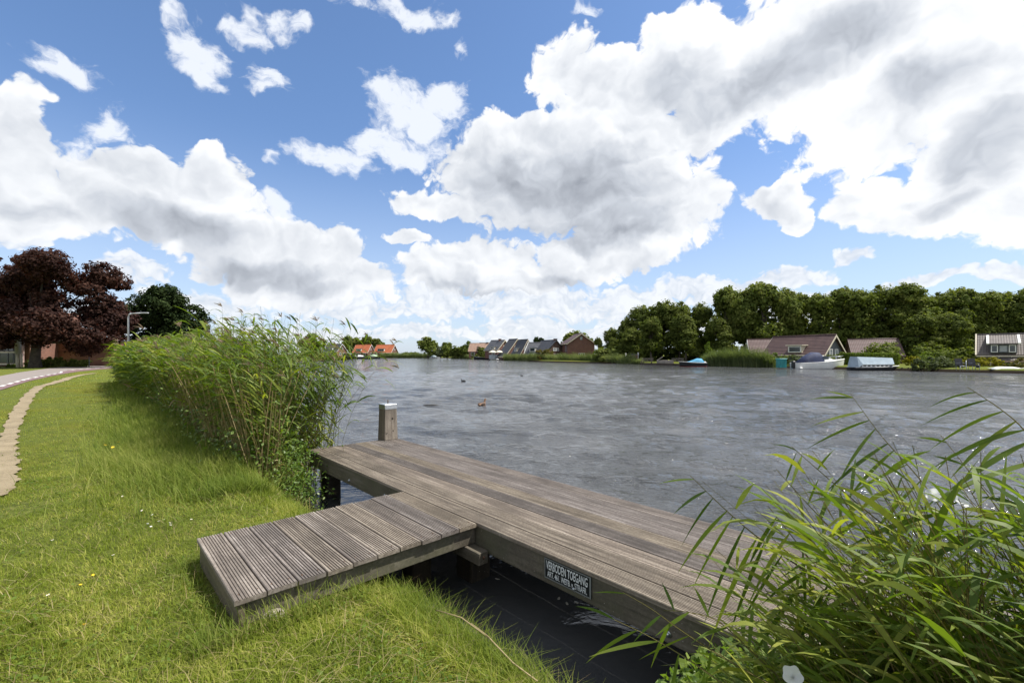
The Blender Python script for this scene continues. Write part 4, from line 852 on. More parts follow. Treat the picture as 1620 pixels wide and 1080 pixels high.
def trunk_mesh(h, r, blobs, seed=0, nb=6, lean=.03):
    rr = random.Random(seed); mb = MB(); pts = [Vector((rr.uniform(-lean, lean)*h*t, rr.uniform(-lean, lean)*h*t, h*t)) for t in (0, .12, .3, .5, .7, .9)]
    pts[0] = Vector((0, 0, -.1)); mb.tube(pts, [r*1.35, r*1.0, r*.85, r*.68, r*.48, r*.25], 8)
    for b in sorted(blobs, key=lambda b: rr.random())[:nb]:
        t = rr.uniform(.35, .8); a = pts[0].lerp(pts[-1], t); c = Vector(b[:3]); m = a.lerp(c, .5)+Vector((0, 0, -.06*h)); mb.tube([a, m, c], [r*.42, r*.27, r*.08], 6)
    return mb
def tree(name, label, cat, loc, blobs, lf, n, size, trunk=(5, .25), group=None, seed=0, nb=6, fill=.62, rz=0):
    o = empty(name, loc, rz, label, cat, group)
    sp = Soup(); sp.add(*crown_leaves(blobs, n, size, fill)); sp.build('crown', lf, o)
    if trunk: trunk_mesh(trunk[0], trunk[1], blobs, seed, nb).build('trunk', BARK, o)
    return o
def px_blobs(lst, Y, base, depth=.6, zs=1.0):       # clusters given as photo pixels (x, y, radius) at distance Y, relative to the tree's foot
    out = []
    for i, (x, y, r) in enumerate(lst):
        p = W(x, y, Y); rad = r/F*Y; out.append((p.x-base[0], (random.uniform(-1, 1)*depth*rad*1.6 if i else 0), p.z-base[2], rad, zs))
    return out
# copper beech and the dark evergreen behind the road
bb = (W(56, 580, 46).x, 46, 0)
beech = [(45, 440, 30), (80, 425, 26), (110, 425, 28), (140, 432, 24), (160, 440, 18), (20, 455, 26), (-15, 450, 34), (-40, 470, 40), (100, 445, 22), (130, 455, 20), (10, 500, 34), (50, 505, 34), (-30, 520, 36), (35, 535, 26), (70, 530, 24), (120, 490, 28), (150, 495, 26), (170, 510, 22), (105, 515, 30), (140, 530, 26), (170, 535, 18), (120, 545, 22), (90, 480, 22), (150, 475, 20), (185, 500, 12), (0, 535, 20), (60, 470, 18), (5, 425, 12), (-5, 410, 7), (35, 410, 9)]
tree('copper_beech', 'huge spreading copper beech with dark purple leaves across the road at the left edge', 'tree', bb, px_blobs([(x, y, r_*1.12) for x, y, r_ in beech], 46, bb, 1.3, .74), LF_RED, 80000, .145, (7.0, .42), seed=2, nb=14, fill=.35)
yb = (W(255, 572, 58).x, 58, 0)
yew = [(255, 490, 34), (230, 480, 24), (280, 482, 26), (255, 468, 18), (215, 505, 22), (300, 500, 20), (240, 520, 30), (280, 520, 30), (205, 530, 18), (310, 520, 14), (255, 545, 30), (215, 550, 22), (295, 545, 24), (200, 480, 9)]
tree('evergreen_tree', 'dark green broad evergreen tree behind the street lamp', 'tree', yb, px_blobs(yew, 58, yb), LF_CON, 34000, .18, (6, .4), seed=4, nb=8)

# the avenue of tall trees beyond the right bank: a few kinds, then copies
def tall_blobs(seed, h, w, low=.33, n=16):
    rr = random.Random(seed); out = []
    for k in range(n):
        t = rr.random(); z = h*(low+(1-low)*t*.93); env = w*(.55+.55*math.sin(PI*min(1, (t*.85+.18)))); a = rr.uniform(0, 2*PI); d = env*rr.uniform(.15, .72); out.append((math.cos(a)*d, math.sin(a)*d, z, w*rr.uniform(.30, .50), .9))
    out.append((0, 0, h*.88, w*.42, .8)); return out
protos = []
for s, (h, w, low) in enumerate(((13, 4.2, .30), (14, 4.6, .34), (12.5, 4.0, .22), (13.5, 5.0, .36))):
    o = tree('tall_tree', 'x', 'tree', (0, -500, 0), tall_blobs(40+s, h, w, low, 19), (LF_MID, LF_MID, LF_DARK, LF_DARK)[s], 22000, .235, (h*.85, .26), seed=60+s, nb=12, fill=.30); protos.append((o, h))
used = [False]*4
def put_tree(px, top, Y, k, label, wmul=1.0, group='tall trees behind the right bank'):
    proto, h = protos[k]; o = proto if not used[k] else copy_tree(proto); used[k] = True
    H = EYE+(HZ-top)/F*Y; s = H/(h*1.0); x = (px-810)/F*Y; o.location = (x, Y, .03); o.rotation_euler = (0, 0, random.uniform(0, 6.28)); o.scale = (s*wmul, s*wmul, s)
    o['label'] = label; o['group'] = group; return o
row = [ # px, top, distance, kind, width, label
 (948, 527, 100, 2, .8, 'small dark tree at the left end of the tree belt, beside the brick gable house'),
 (968, 512, 98, 3, .85, 'dark rounded tree second from the left end of the tree belt'),
 (990, 497, 96, 2, .95, 'dark tree on the rising left flank of the tree belt, above the yellow green bush'),
 (1015, 478, 94, 3, 1.0, 'broad dark tree at the left shoulder of the tree belt'),
 (1045, 472, 92, 2, 1.05, 'broad dark tree above the garden furniture in the tree belt'),
 (1075, 473, 90, 3, 1.0, 'dark round crowned tree directly above the boat with the blue cover'),
 (1104, 475, 88, 2, .9, 'dark tree just left of the dip in the tree belt'),
 (1128, 500, 90, 3, .7, 'lower tree filling the dip in the tree belt'),
 (1150, 452, 84, 0, .95, 'tall airy tree rising right of the dip in the tree belt'),
 (1178, 449, 82, 1, .9, 'tall airy tree above the left end of the long brown roof'),
 (1210, 446, 80, 0, .95, 'tallest airy tree with sky between its branches, above the long brown roof'),
 (1240, 447, 80, 1, .85, 'tall open tree with bare lower trunk left of the brown roof ridge'),
 (1268, 462, 82, 0, .8, 'slim open tree above the cream dormer window'),
 (1298, 456, 78, 1, .95, 'tall tree behind the grey gable of the brown roofed house'),
 (1330, 454, 78, 0, 1.0, 'tall tree right of the grey gable'),
 (1362, 450, 76, 1, 1.0, 'tall dense tree behind the far brown roof'),
 (1395, 448, 76, 3, 1.0, 'tall dense tree above the boat with the pale tarpaulin'),
 (1428, 449, 75, 0, 1.0, 'tall dense tree above the clipped golden bush'),
 (1460, 456, 74, 1, 1.0, 'tall tree above the round shrubs on the bank'),
 (1492, 458, 74, 3, 1.0, 'tall tree left of the tiled house with the dormer'),
 (1525, 454, 73, 0, 1.0, 'tall tree behind the left edge of the tiled house roof'),
 (1558, 453, 72, 1, 1.0, 'tall tree above the dormer of the tiled house'),
 (1592, 458, 72, 3, 1.0, 'tall tree second from the right edge of the picture'),
 (1628, 457, 71, 0, 1.1, 'tall tree cut by the right edge of the picture'),
 (1665, 458, 70, 1, 1.1, 'tall tree of the belt, first beyond the right edge'), (1705, 456, 69, 3, 1.1, 'tall tree of the belt, second beyond the right edge'), (1748, 455, 68, 0, 1.1, 'tall tree of the belt, third beyond the right edge'), (1795, 453, 67, 1, 1.1, 'tall tree of the belt, fourth beyond the right edge')]
for r_ in row: put_tree(r_[0], r_[1]+8, r_[2], r_[3], r_[5], r_[4])
# lower, darker trees filling the belt behind
for i, (px, top, Y, k, w, lab) in enumerate(((1030, 505, 84, 2, 1.2, 'low dark tree in front of the left shoulder of the tree belt'), (1085, 500, 82, 2, 1.2, 'low dark tree behind the conifer and the boat with the blue cover'), (1140, 505, 80, 2, 1.2, 'low dark tree behind the round reed clump'),
   (1300, 505, 84, 2, 1.2, 'low dark tree behind the grey gable'), (1350, 500, 84, 3, 1.3, 'low dark tree behind the gap between the brown roofs'), (1400, 495, 80, 2, 1.3, 'low dark tree behind the big rounded shrub'), (1450, 500, 66, 2, 1.2, 'low dark tree behind the golden bush'),
   (1500, 497, 66, 3, 1.2, 'low dark tree left of the tiled house'), (1560, 500, 78, 2, 1.3, 'low dark tree behind the tiled roof'), (970, 535, 92, 2, 1.0, 'low dark tree behind the yellow green bush'), (1000, 520, 90, 3, 1.1, 'low dark tree behind the white post on the bank'), (1620, 500, 70, 2, 1.3, 'low dark tree at the right edge behind the tiled house'))):
    put_tree(px, top, Y, k, lab, w, 'lower trees in the belt behind the right bank')

def bushes(name, label, cat, px0, px1, top, base, Y, lf, n, size, round_=1.0, depth=1.6, group=None, flatt=False, zbase=0.03):
    x0, x1 = (px0-810)/F*Y, (px1-810)/F*Y; H = EYE-(top-HZ)/F*Y-zbase; w = x1-x0; blobs = []; xc = (x0+x1)/2
    if flatt:                               # clipped hedge: leaves over the faces of a box
        m = n; f = RNG.choice(4, m, p=[.45, .35, .1, .1]); q = np.stack([RNG.uniform(-w/2, w/2, m), RNG.uniform(-depth/2, depth/2, m), RNG.uniform(0, H, m)], -1)
        q[f == 0, 1] = -depth/2; q[f == 1, 2] = H; q[f == 2, 0] = -w/2; q[f == 3, 0] = w/2; q += RNG.normal(0, .05, (m, 3)); N = np.zeros((m, 3)); N[f == 0] = (0, -1, .3); N[f == 1] = (0, 0, 1); N[f == 2] = (-1, 0, .2); N[f == 3] = (1, 0, .2)
        V, Q = leaf_cards(q, unit(N+RNG.normal(0, .45, (m, 3))), size*RNG.uniform(.6, 1.2, m), .7)
        core = MB().box((0, 0, H/2-.05), (w-.15, depth-.15, H-.1)); b = len(V); V = np.concatenate([V, np.array(core.v)]); Q = np.concatenate([Q, np.array(core.f)+b])
    else:
        k = max(2, int(w/(H*.75))+1)
        for i in range(k):
            t = (i+.5)/k; hh = H*(.75+.25*math.sin(PI*t)**.6)*random.uniform(.9, 1.02); r_ = min(w/k*.75, hh*.62)
            blobs.append(((t-.5)*(w-r_*.6), random.uniform(-.3, .3)*depth, hh-r_*.9, r_)); blobs.append(((t-.5)*(w-r_*.6), -.3*depth, hh*.38, r_*.9))
        V, Q = crown_leaves(blobs, n, size, .55)
        V[:, 2] = np.maximum(V[:, 2], -.02)
    sp = Soup(); sp.add(V, Q); o = sp.build(name, lf); o.location = (xc, Y, zbase); return tag(o, label, cat, group)

# ------------------------------------------------------------------ houses
BR_RED = brickmat('red_brick', (.20, .075, .05), (.25, .10, .065), (.22, .19, .16)); BR_DARK = brickmat('brown_brick', (.125, .05, .038), (.155, .062, .045), (.14, .10, .085)); BR_OLD = brickmat('dark_brick', (.09, .05, .038), (.12, .065, .048), (.12, .10, .09))
TL_ORANGE = tilemat('orange_tiles', (.44, .13, .055)); TL_BLACK = tilemat('black_tiles', (.050, .052, .060)); TL_GREY = tilemat('slate_tiles', (.075, .078, .088)); TL_BROWN = tilemat('brown_tiles', (.088, .052, .048)); TL_TAN = tilemat('tan_tiles', (.27, .175, .13)); TL_MOSS = tilemat('mossy_grey_tiles', (.115, .098, .088))
TRIMW = mat('white_woodwork', (.70, .70, .67), .5, .08, 6); TRIMC = mat('cream_woodwork', (.58, .52, .40), .6, .1, 6); PLASTER = mat('pale_render', (.52, .50, .45), .85, .12, 2); GREYW = mat('grey_cladding', (.10, .11, .12), .7, .15, 3); PINKW = mat('pinkish_boards', (.36, .25, .23), .8, .2, 3)
GLASS = glassmat('window_glass'); GLASSL = glassmat('curtained_glass', (.28, .30, .31), .2); PALEM = mat('pale_grey_metal', (.45, .46, .47), .5, .1, 6); LEAD = mat('lead_grey', (.20, .22, .25), .6, .2, 4)
def window(parent, c, w, h, n, frame=TRIMW, glass=GLASS, ft=.09, bars=1):
    # n: outward normal in the house's plane (unit, horizontal); frame stands proud, pane set back inside it
    n = Vector(n); s = Vector((-n.y, n.x, 0)); c = Vector(c); M = Matrix((s, n, Vector((0, 0, 1)))).transposed(); mb = MB(); d = .10
    mb.box(c+n*.03+Vector((0, 0, h/2-ft/2)), (w, d, ft), M=M); mb.box(c+n*.03-Vector((0, 0, h/2-ft/2)), (w, d, ft), M=M)
    for e in (-1, 1): mb.box(c+n*.03+s*e*(w/2-ft/2), (ft, d, h-2*ft), M=M)
    for k in range(1, bars): mb.box(c+n*.03+s*(-w/2+w*k/bars), (ft*.8, d, h-2*ft), M=M)
    f = mb.build('window', frame, parent); MB().box(c+n*.012, (w-ft*1.8, .03, h-ft*1.8), M=M).build('pane', glass, f); return f
def house(name, label, apex_px, apex_py, Y, W_, L, eave, dirdeg, wall, roof, trim=TRIMW, wins=(), dorm=(), chim=(), ridge=None, over=.35, group='houses on the opposite bank', cat='house', trimw=.22, z0=.03):
    # the near gable's apex is seen at (apex_px, apex_py); the ridge runs L metres away towards compass direction dirdeg (0 = straight ahead, + right)
    a = W(apex_px, apex_py, Y); rz = -R(dirdeg); RH = ridge if ridge else a.z-z0
    o = empty(name, (a.x, Y, z0), rz, label, cat, group); w = W_/2
    MB().prism([(-w, 0), (w, 0), (w, eave), (0, RH-.06), (-w, eave)], 0, L).build('wall', wall, o)
    sl = (RH-eave)/w; ov = .35; rf = MB()
    for s in (-1, 1):
        P = [(0, RH), (s*(w+ov), eave-sl*ov), (s*(w+ov), eave-sl*ov+.16), (0, RH+.19)]; rf.prism(P if s > 0 else P[::-1], -over, L+over)
    rfo = rf.build('roof', roof, o, weld=True); MB().tube([(0, -over, RH+.19), (0, L+over, RH+.19)], .11, 6).build('ridge_tiles', roof, rfo)
    if trim:
        tb = MB()
        for y in (-over-.05, L+over+.003):
            for s in (-1, 1):
                P = [(0, RH-.10), (s*(w+ov+.02), eave-sl*ov-.14), (s*(w+ov+.02), eave-sl*ov-.14+trimw), (0, RH-.10+trimw+.08)]; tb.prism(P if s > 0 else P[::-1], y, y+.047)
        tb.build('barge_boards', trim, o)
        g = MB()
        for s in (-1, 1): g.tube([(s*(w+ov+.06), -over, eave-sl*ov+.02), (s*(w+ov+.06), L+over, eave-sl*ov+.02)], .07, 6)
        g.build('gutters', trim, o)
    for wn in wins:
        side, p, z, ww, hh = wn[:5]; fr = wn[5] if len(wn) > 5 else trim or TRIMW; gl = wn[6] if len(wn) > 6 else GLASS; bars = wn[7] if len(wn) > 7 else 1
        if side == 'f': window(o, (p, 0, z), ww, hh, (0, -1, 0), fr, gl, bars=bars)
        elif side == 'l': window(o, (-w, p, z), ww, hh, (-1, 0, 0), fr, gl, bars=bars)
        elif side == 'r': window(o, (w, p, z), ww, hh, (1, 0, 0), fr, gl, bars=bars)
    for dm_ in dorm:
        side, p, z, ww, hh, cheek, bars = dm_[:7]; s = -1 if side == 'l' else 1; sl_ = sl
        xf = (RH-z)/sl+.25                                   # how far out the dormer front stands at its sill height
        top = z+hh; xt = max(.2, (RH-top)/sl-.2); d_ = MB().prism([(s*xf, z), (s*xf, top), (s*xt, top), (s*(xf-.3), z)] if s < 0 else [(s*xf, z), (s*(xf-.3), z), (s*xt, top), (s*xf, top)], p-ww/2, p+ww/2).build('dormer', cheek, o, weld=True)
        MB().box((s*(xf+xt)/2, p, top+.07), (xf-xt+.5, ww+.4, .12)).build('dormer_roof', LEAD if len(dm_) < 8 else dm_[7], d_)
        window(o, (s*xf, p, z+hh/2), ww-.2, hh-.15, (s, 0, 0), TRIMW, dm_[8] if len(dm_) > 8 else GLASS, bars=bars)
    for (cx, cy, hh) in chim:
        c = MB().box((cx, cy, RH+hh/2-.5), (.7, .7, hh+1)); c.build('chimney', BR_DARK, o); MB().box((cx, cy, RH+hh+.04), (.85, .85, .1)).build('chimney_cap', LEAD, o)
    return o
# left of centre, beyond the bend
house('brick_house', 'brick house with a black roof and pale gable edge, leftmost beyond the bend', 541, 544.5, 196, 5.6, 8.5, 2.8, -64, BR_RED, TL_BLACK, TRIMW, wins=[('f', -1.0, 1.6, 1.0, 1.0), ('f', 1.1, 1.6, 1.0, 1.0), ('f', 0, 3.9, 1.0, .9), ('l', 2.0, 1.6, 1.6, 1.1), ('l', 5.5, 1.6, 1.6, 1.1)], dorm=[('l', 3.6, 3.2, 1.7, 1.0, TRIMW, 2)], chim=[(0, 5, .5)])
house('brick_house', 'house with a bright orange roof and grey dormer, left of the two orange roofs', 587, 545.5, 236, 5.6, 9.5, 2.5, -68, BR_DARK, TL_ORANGE, TRIMW, wins=[('f', 0, 1.6, 1.6, 1.0), ('f', 0, 3.9, 1.0, .9), ('l', 2, 1.3, 1.6, 1.2), ('l', 5, 1.3, 1.6, 1.2), ('l', 8, 1.3, 1.2, 1.2)], dorm=[('l', 5.8, 3.0, 3.2, 1.2, TRIMW, 3)])
house('brick_house', 'house with a bright orange roof and long white dormer, right of the two orange roofs', 624, 545.5, 236, 6.0, 10.5, 2.5, -70, BR_DARK, TL_ORANGE, TRIMW, wins=[('f', 0, 1.6, 1.6, 1.0), ('f', 0, 3.9, 1.0, .9), ('l', 2, 1.3, 1.6, 1.2), ('l', 5, 1.3, 1.8, 1.2), ('l', 9, 1.3, 1.2, 1.2)], dorm=[('l', 6.3, 3.0, 4.0, 1.2, TRIMW, 3)])
# middle group
house('terraced_house', 'plain house with a tan tiled roof, left of the pair beside the round trees', 757, 543.5, 172, 6, 3.0, 2.6, -82, BR_RED, TL_TAN, None, wins=[('l', 1.5, 1.5, 1.4, 1.2)])
house('terraced_house', 'plain house with a tan tiled roof, right of the pair beside the round trees', 773, 543, 170, 6, 3.2, 2.6, -82, BR_RED, TL_TAN, None, wins=[('l', 1.5, 1.5, 1.4, 1.2)], chim=[(0, .5, .3)])
house('tiled_house', 'house with a dark roof and grey chimney behind the two parasols', 798, 538.5, 150, 6.2, 6.2, 2.9, -44, BR_DARK, TL_GREY, TRIMC, wins=[('f', 0, 3.8, 1.0, .9), ('f', 1.2, 1.6, 1.3, 1.0), ('l', 2, 1.5, 1.6, 1.2)], dorm=[('l', 2.2, 2.9, 1.8, 1.0, TRIMC, 2)], chim=[(0, 2.2, .55)])
house('tiled_house', 'steep roofed brick house left of the gable with tall white windows', 818, 536.8, 139, 8.6, 4.2, .9, -33, BR_DARK, TL_BLACK, TRIMC, wins=[('f', -.6, 3.5, .9, .9), ('f', -1.2, 1.5, 1.2, 1.0)])
house('tiled_house', 'dark roofed brick house with two tall white windows in its gable', 834.5, 537.6, 126, 5.2, 5.0, 1.0, -27, BR_DARK, TL_BLACK, TRIMC, wins=[('f', -.62, 3.0, .8, 1.2, TRIMW, GLASSL), ('f', .62, 3.0, .8, 1.2, TRIMW, GLASSL), ('f', -.3, 1.0, 2.6, 1.1, PLASTER, PLASTER, 3)], dorm=[('l', 2.9, 2.1, 1.5, 1.0, TRIMC, 2)])
house('gambrel_house', 'dark roofed house with thick white roof edges, between the brick gable and the brown house', 857, 542.5, 122, 6.4, 3.4, 1.6, -68, BR_OLD, TL_GREY, TRIMW, trimw=.5, dorm=[('l', 1.6, 2.0, 1.6, 1.1, PLASTER, 1)])
house('brown_house', 'dark brown brick house with a stout chimney and a pair of pale windows', 879.5, 538.5, 116, 6.4, 7.5, 1.7, -25, BR_OLD, TL_BLACK, None, wins=[('f', -.45, 2.6, .8, .8, TRIMW, GLASSL), ('f', .45, 2.6, .8, .8, TRIMW, GLASSL), ('f', .4, 1.0, 2.6, .8, TRIMW, GLASS, 3)], chim=[(.15, .5, .42)])
house('brick_gable_house', 'large plain brown brick gable with a small round-topped window under the ridge', 919.5, 528, 110, 6.6, 8, 4.05, -5, BR_DARK, TL_BROWN, TRIMC, wins=[('f', 0, 5.25, .6, .8, LEAD, GLASSL), ('f', .1, 1.2, 1.5, .9, TRIMW, GLASS, 3), ('l', 2, 3.0, .5, 2.0, LEAD, GLASSL)], trimw=.18)
# right group
h11 = house('bungalow', 'long low bungalow with a plain brown roof and narrow pale gable at its left end', 1186, 538.5, 74, 6.4, 8.8, 1.15, 112, PLASTER, TL_BROWN, TRIMW, wins=[('f', 0, 2.0, .7, .8, TRIMC, GLASS)], trimw=.2)
h12 = house('bungalow', 'brown roofed bungalow with a grey gable and two white windows behind the white cruiser', 1318.5, 531.5, 60, 4.4, 8.0, 1.5, -26, GREYW, TL_BROWN, TRIMC, wins=[('f', -.62, 1.55, .72, .95, TRIMW, GLASSL), ('f', .62, 1.55, .72, .95, TRIMW, GLASSL)], dorm=[('l', 3.6, 1.55, 1.9, .95, TRIMC, 1, TRIMC)], trimw=.2)
h13 = house('bungalow', 'low brown hipped roof half hidden behind the rounded shrub and hedge', 1345, 538.5, 70, 6.5, 5.5, 1.2, 118, BR_OLD, TL_BROWN, None)
# the tiled house at the right edge, side on to the river with a big dormer
def tiled_side_house():
    Y = 52; x0 = (1545-810)/F*Y; o = empty('tiled_house', (x0, Y, .03), R(-46), 'mossy grey tiled house with white trimmed dormer of three windows at the right edge', 'house', 'houses on the opposite bank')
    zr = EYE+(HZ-530)/F*Y; ze = EYE+(HZ-562.5)/F*Y; Lh = 9.0; hy = 2.6
    MB().prism([(0.25, 0), (0.25, ze), (hy, zr-.1), (2*hy-.25, ze), (2*hy-.25, 0)], .2, Lh-.2, axis=0).build('wall', BR_OLD, o)
    rf = MB(); rf.prism([(0, ze-.05), (hy, zr), (hy, zr+.14), (0, ze+.09)], 0, Lh, axis=0); rf.prism([(hy, zr), (2*hy, ze-.05), (2*hy, ze+.09), (hy, zr+.14)], 0, Lh, axis=0); rfo = rf.build('roof', TL_MOSS, o); MB().tube([(0, hy, zr+.12), (Lh, hy, zr+.12)], .1, 6).build('ridge_tiles', TL_MOSS, rfo)
    # left barge board
    tb = MB(); tb.bar((-.06, -.02, ze+.0), (-.06, hy, zr+.10), .12, .26); tb.build('barge_board', TRIMC, o)
    # dormer with a lean-to tiled roof between two white boards
    dx0, dx1 = 1.05, 3.1; z1 = EYE+(HZ-545.5)/F*Y; z0_ = EYE+(HZ-558.5)/F*Y; zt = zr-.22
    yy = lambda z: (z-ze)/(zr-ze)*hy
    d_ = MB().prism([(yy(z0_)-.42, z0_), (yy(z0_)+.2, z0_), (yy(z1)+.6, z1), (yy(z0_)-.42, z1)], dx0, dx1, axis=0).build('dormer', GREYW, o)
    y_f = yy(z0_)-.42; MB().prism([(y_f-.25, z1-.02), (hy-.25, zt), (hy-.25, zt+.13), (y_f-.25, z1+.12)], dx0-.1, dx1+.1, axis=0).build('dormer_roof', TL_MOSS, d_)
    for e in (dx0-.17, dx1+.17): MB().bar((e, y_f-.32, z1+.08), (e, hy-.25, zt+.16), .2, .16).build('dormer_edge', TRIMW, d_)
    wd = dx1-dx0; 
    for t, ww, fr in ((.17, .26, TRIMW), (.5, .34, GREYW), (.83, .26, TRIMW)): window(o, (dx0+wd*t, y_f, (z0_+z1)/2), wd*ww, (z1-z0_)*.86, (0, -1, 0), fr, GLASS if t != .5 else GLASSL, ft=.07)
    MB().box((Lh/2, -.02, ze-.08), (Lh, .12, .12)).build('gutter', TRIMC, o)
    # low pinkish fascia and veranda below
    MB().box((Lh/2+.7, -.9, ze-.62), (Lh-1.5, .08, .18)).build('veranda_fascia', PINKW, o); MB().prism([(.25, ze-.3), (.25, ze-.22), (-.95, ze-.52), (-.95, ze-.58)], 1.0, Lh, axis=0).build('veranda_roof', TL_MOSS, o)
    for x in (1.1, 3.2, 5.3, 7.4): MB().box((x, -.85, (ze-.7)/2), (.1, .1, ze-.7)).build('veranda_post', TRIMC, o)
    window(o, (3.2, .25, .75), 3.0, 1.0, (0, -1, 0), TRIMW, GLASS, bars=3); window(o, (6.6, .25, .75), 2.4, 1.0, (0, -1, 0), TRIMW, GLASS, bars=2)
    MB().box((8.1, hy, zr+.35), (.5, .5, .9)).build('chimney', LEAD, o)
tiled_side_house()

# left edge: gallery flat building, long brick wall building, pillar, lamp, hedge
def left_edge():
    Y = 50; X = lambda px: (px-810)/F*Y; Z = lambda py: EYE-(py-HZ)/F*Y
    o = empty('gallery_building', (X(-60), Y, 0), 0, 'brick apartment building with glazed pale railed galleries at the left edge', 'building'); x = lambda px: X(px)-X(-60)
    MB().box((x(-15), 4, 3.2), (x(32)-x(-62), 6, 6.4)).build('wall', BR_RED, o)
    for py, h in ((520, .12), (538, .14), (557, .16), (576, .16)): MB().box((x(-18), .75, Z(py)), (x(23)-x(-60), .5, h)).build('floor_edge', TRIMC, o)
    for py in (547, 566): MB().box((x(-18), .93, Z(py)), (x(23)-x(-60), .06, 1.1)).build('glass_front', GLASS, o)
    for px in (-45, -20, 3, 12): MB().box((x(px), .62, 1.9), (.08, .08, 3.4)).build('mullion', GREYW, o)
    MB().box((x(24.5), .55, 2.0), (.35, .4, 4.0)).build('corner_column', PINKW, o)
    p = empty('concrete_pillar', (X(28.5)*.94, Y*.94, 0), 0, 'pale round topped concrete pillar standing by the road at the left edge', 'pillar'); k = .94
    MB().tube([(0, 0, 0), (0, 0, Z(558)*k)], [.17, .17], 12).build('lower_shaft', TRIMC, p); MB().tube([(0, 0, Z(558)*k), (0, 0, Z(531)*k), (0, 0, Z(530)*k+.05)], [.24, .24, .18], 14).build('upper_shaft', PLASTER, p)
    MB().tube([(.33, .05, 0), (.33, .05, Z(558)*k)], .08, 8).build('side_pipe', TRIMC, p); MB().tube([(0, 0, Z(530)*k), (.12, 0, Z(527)*k), (.3, -.05, Z(527.5)*k)], .07, 8).build('lamp_head', TRIMW, p)
    Y2 = 54; w = empty('brick_hall', ((62-810)/F*Y2, Y2, 0), R(-10), 'long low brown brick building behind the copper beech', 'building')
    L = 9.5; MB().box((L/2-1, 3, 1.45), (L+3, 5, 2.9)).build('wall', BR_RED, w); MB().box((L/2-1, 3, 2.98), (L+3.4, 5.4, .16)).build('roof', LEAD, w)
    MB().box((L/2-1, .46, 1.7), (L+3, .07, .1)).build('brick_band', BR_DARK, w)
    # street lamp
    Yl = 41.5; xl = (203-810)/F*Yl; lamp = empty('street_lamp', (xl, Yl, 0), 0, 'slim grey street lamp with one straight arm in front of the dark evergreen', 'street lamp'); zt = EYE+(HZ-496)/F*Yl
    MB().tube([(0, 0, 0), (0, 0, zt-.35), (.08, 0, zt-.08), (.3, 0, zt)], [.09, .07, .06, .06], 8).build('pole', PALEM, lamp); MB().tube([(.3, 0, zt), (1.25, 0, zt+.06)], [.055, .055], 8).build('arm', PALEM, lamp)
    hb = MB(); hb.box((1.5, 0, zt+.06), (.62, .2, .09)); hb.build('lamp_head', PALEM, lamp, bevel=.02)
    # boundary posts in front of the hedge
    for i, px in enumerate((51, 141)):
        q = MB().tube([(0, 0, 0), (0, 0, 1.15)], .04, 6); q.ball((0, 0, 1.17), .055, 8, 5); b = q.build('fence_post', GREYW); Yp = 48; b.location = ((px-810)/F*Yp, Yp, 0)
        tag(b, ('thin grey post in the hedge under the copper beech trunk', 'thin grey post at the right end of the roadside hedge')[i], 'post')
left_edge()
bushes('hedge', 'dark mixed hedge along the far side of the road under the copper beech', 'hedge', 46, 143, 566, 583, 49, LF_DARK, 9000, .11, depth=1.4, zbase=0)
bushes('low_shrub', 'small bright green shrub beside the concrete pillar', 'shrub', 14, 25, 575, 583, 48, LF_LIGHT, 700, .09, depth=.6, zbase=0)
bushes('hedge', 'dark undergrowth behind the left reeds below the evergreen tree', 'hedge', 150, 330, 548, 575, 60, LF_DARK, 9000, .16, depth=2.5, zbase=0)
# trees beyond the bend, left
def far_tree(label, name, Y, foot, lst, lf, n=2600, size=.45, tr=(4, .25), grp=None):
    n = int(n*1.7)
    b = (W(foot, HZ, Y).x, Y, .03); return tree(name, label, 'tree', b, px_blobs(lst, Y, b), lf, n, size, tr, grp, seed=int(foot), nb=5, fill=.25)
far_tree('broad round tree behind the left reeds and the far lamp posts', 'broad_tree', 215, 492, [(485, 545, 12), (498, 541, 13), (508, 545, 9), (490, 553, 12), (505, 553, 11), (516, 552, 5)], LF_DARK, 4200, .55)
far_tree('round tree behind the black roofed house', 'broad_tree', 262, 554, [(552, 541, 9), (560, 541, 7), (547, 547, 7), (556, 549, 9)], LF_DARK, 3000, .6)
far_tree('wide domed tree behind the left orange roof', 'broad_tree', 262, 584, [(574, 541, 8), (584, 539, 8), (594, 543, 8), (603, 547, 6), (585, 549, 10)], LF_DARK, 3600, .6)
far_tree('tall rounded single tree standing alone right of the orange roofs', 'broad_tree', 205, 677, [(675, 541, 9), (668, 546, 8), (684, 545, 8), (674, 551, 9), (684, 554, 8), (690, 556, 6)], LF_MID, 3800, .42)
far_tree('small domed tree behind the round willows', 'broad_tree', 200, 708, [(704, 548, 6), (710, 547, 6), (707, 552, 6)], LF_MID, 1600, .42)
for (c, r_, lab, lf) in ((697, 7, 'rounded willow, leftmost of the row before the tan roofs', LF_GREY), (706, 8, 'rounded willow, second of the row before the tan roofs', LF_MID), (720, 8, 'rounded dark willow in the middle of the row before the tan roofs', LF_DARK), (731, 7, 'rounded green tree next to the tallest of the row', LF_MID)):
    far_tree(lab, 'willow', 186, c, [(c, 555, r_), (c-3, 559, r_*.7), (c+3, 559, r_*.7)], lf, 1500, .36, (1.8, .2), 'rounded trees in front of the tan roofs')
far_tree('pointed bushy tree, tallest of the row before the tan roofs', 'broad_tree', 184, 739, [(738, 547, 5), (741, 543, 3.5), (736, 554, 6), (742, 556, 6), (739, 560, 6)], LF_MID, 1900, .36)
far_tree('dark tree in front of the tan roofed pair', 'broad_tree', 160, 762, [(760, 554, 5), (766, 555, 5), (763, 559, 6)], LF_DARK, 1300, .3, (1.5, .15))
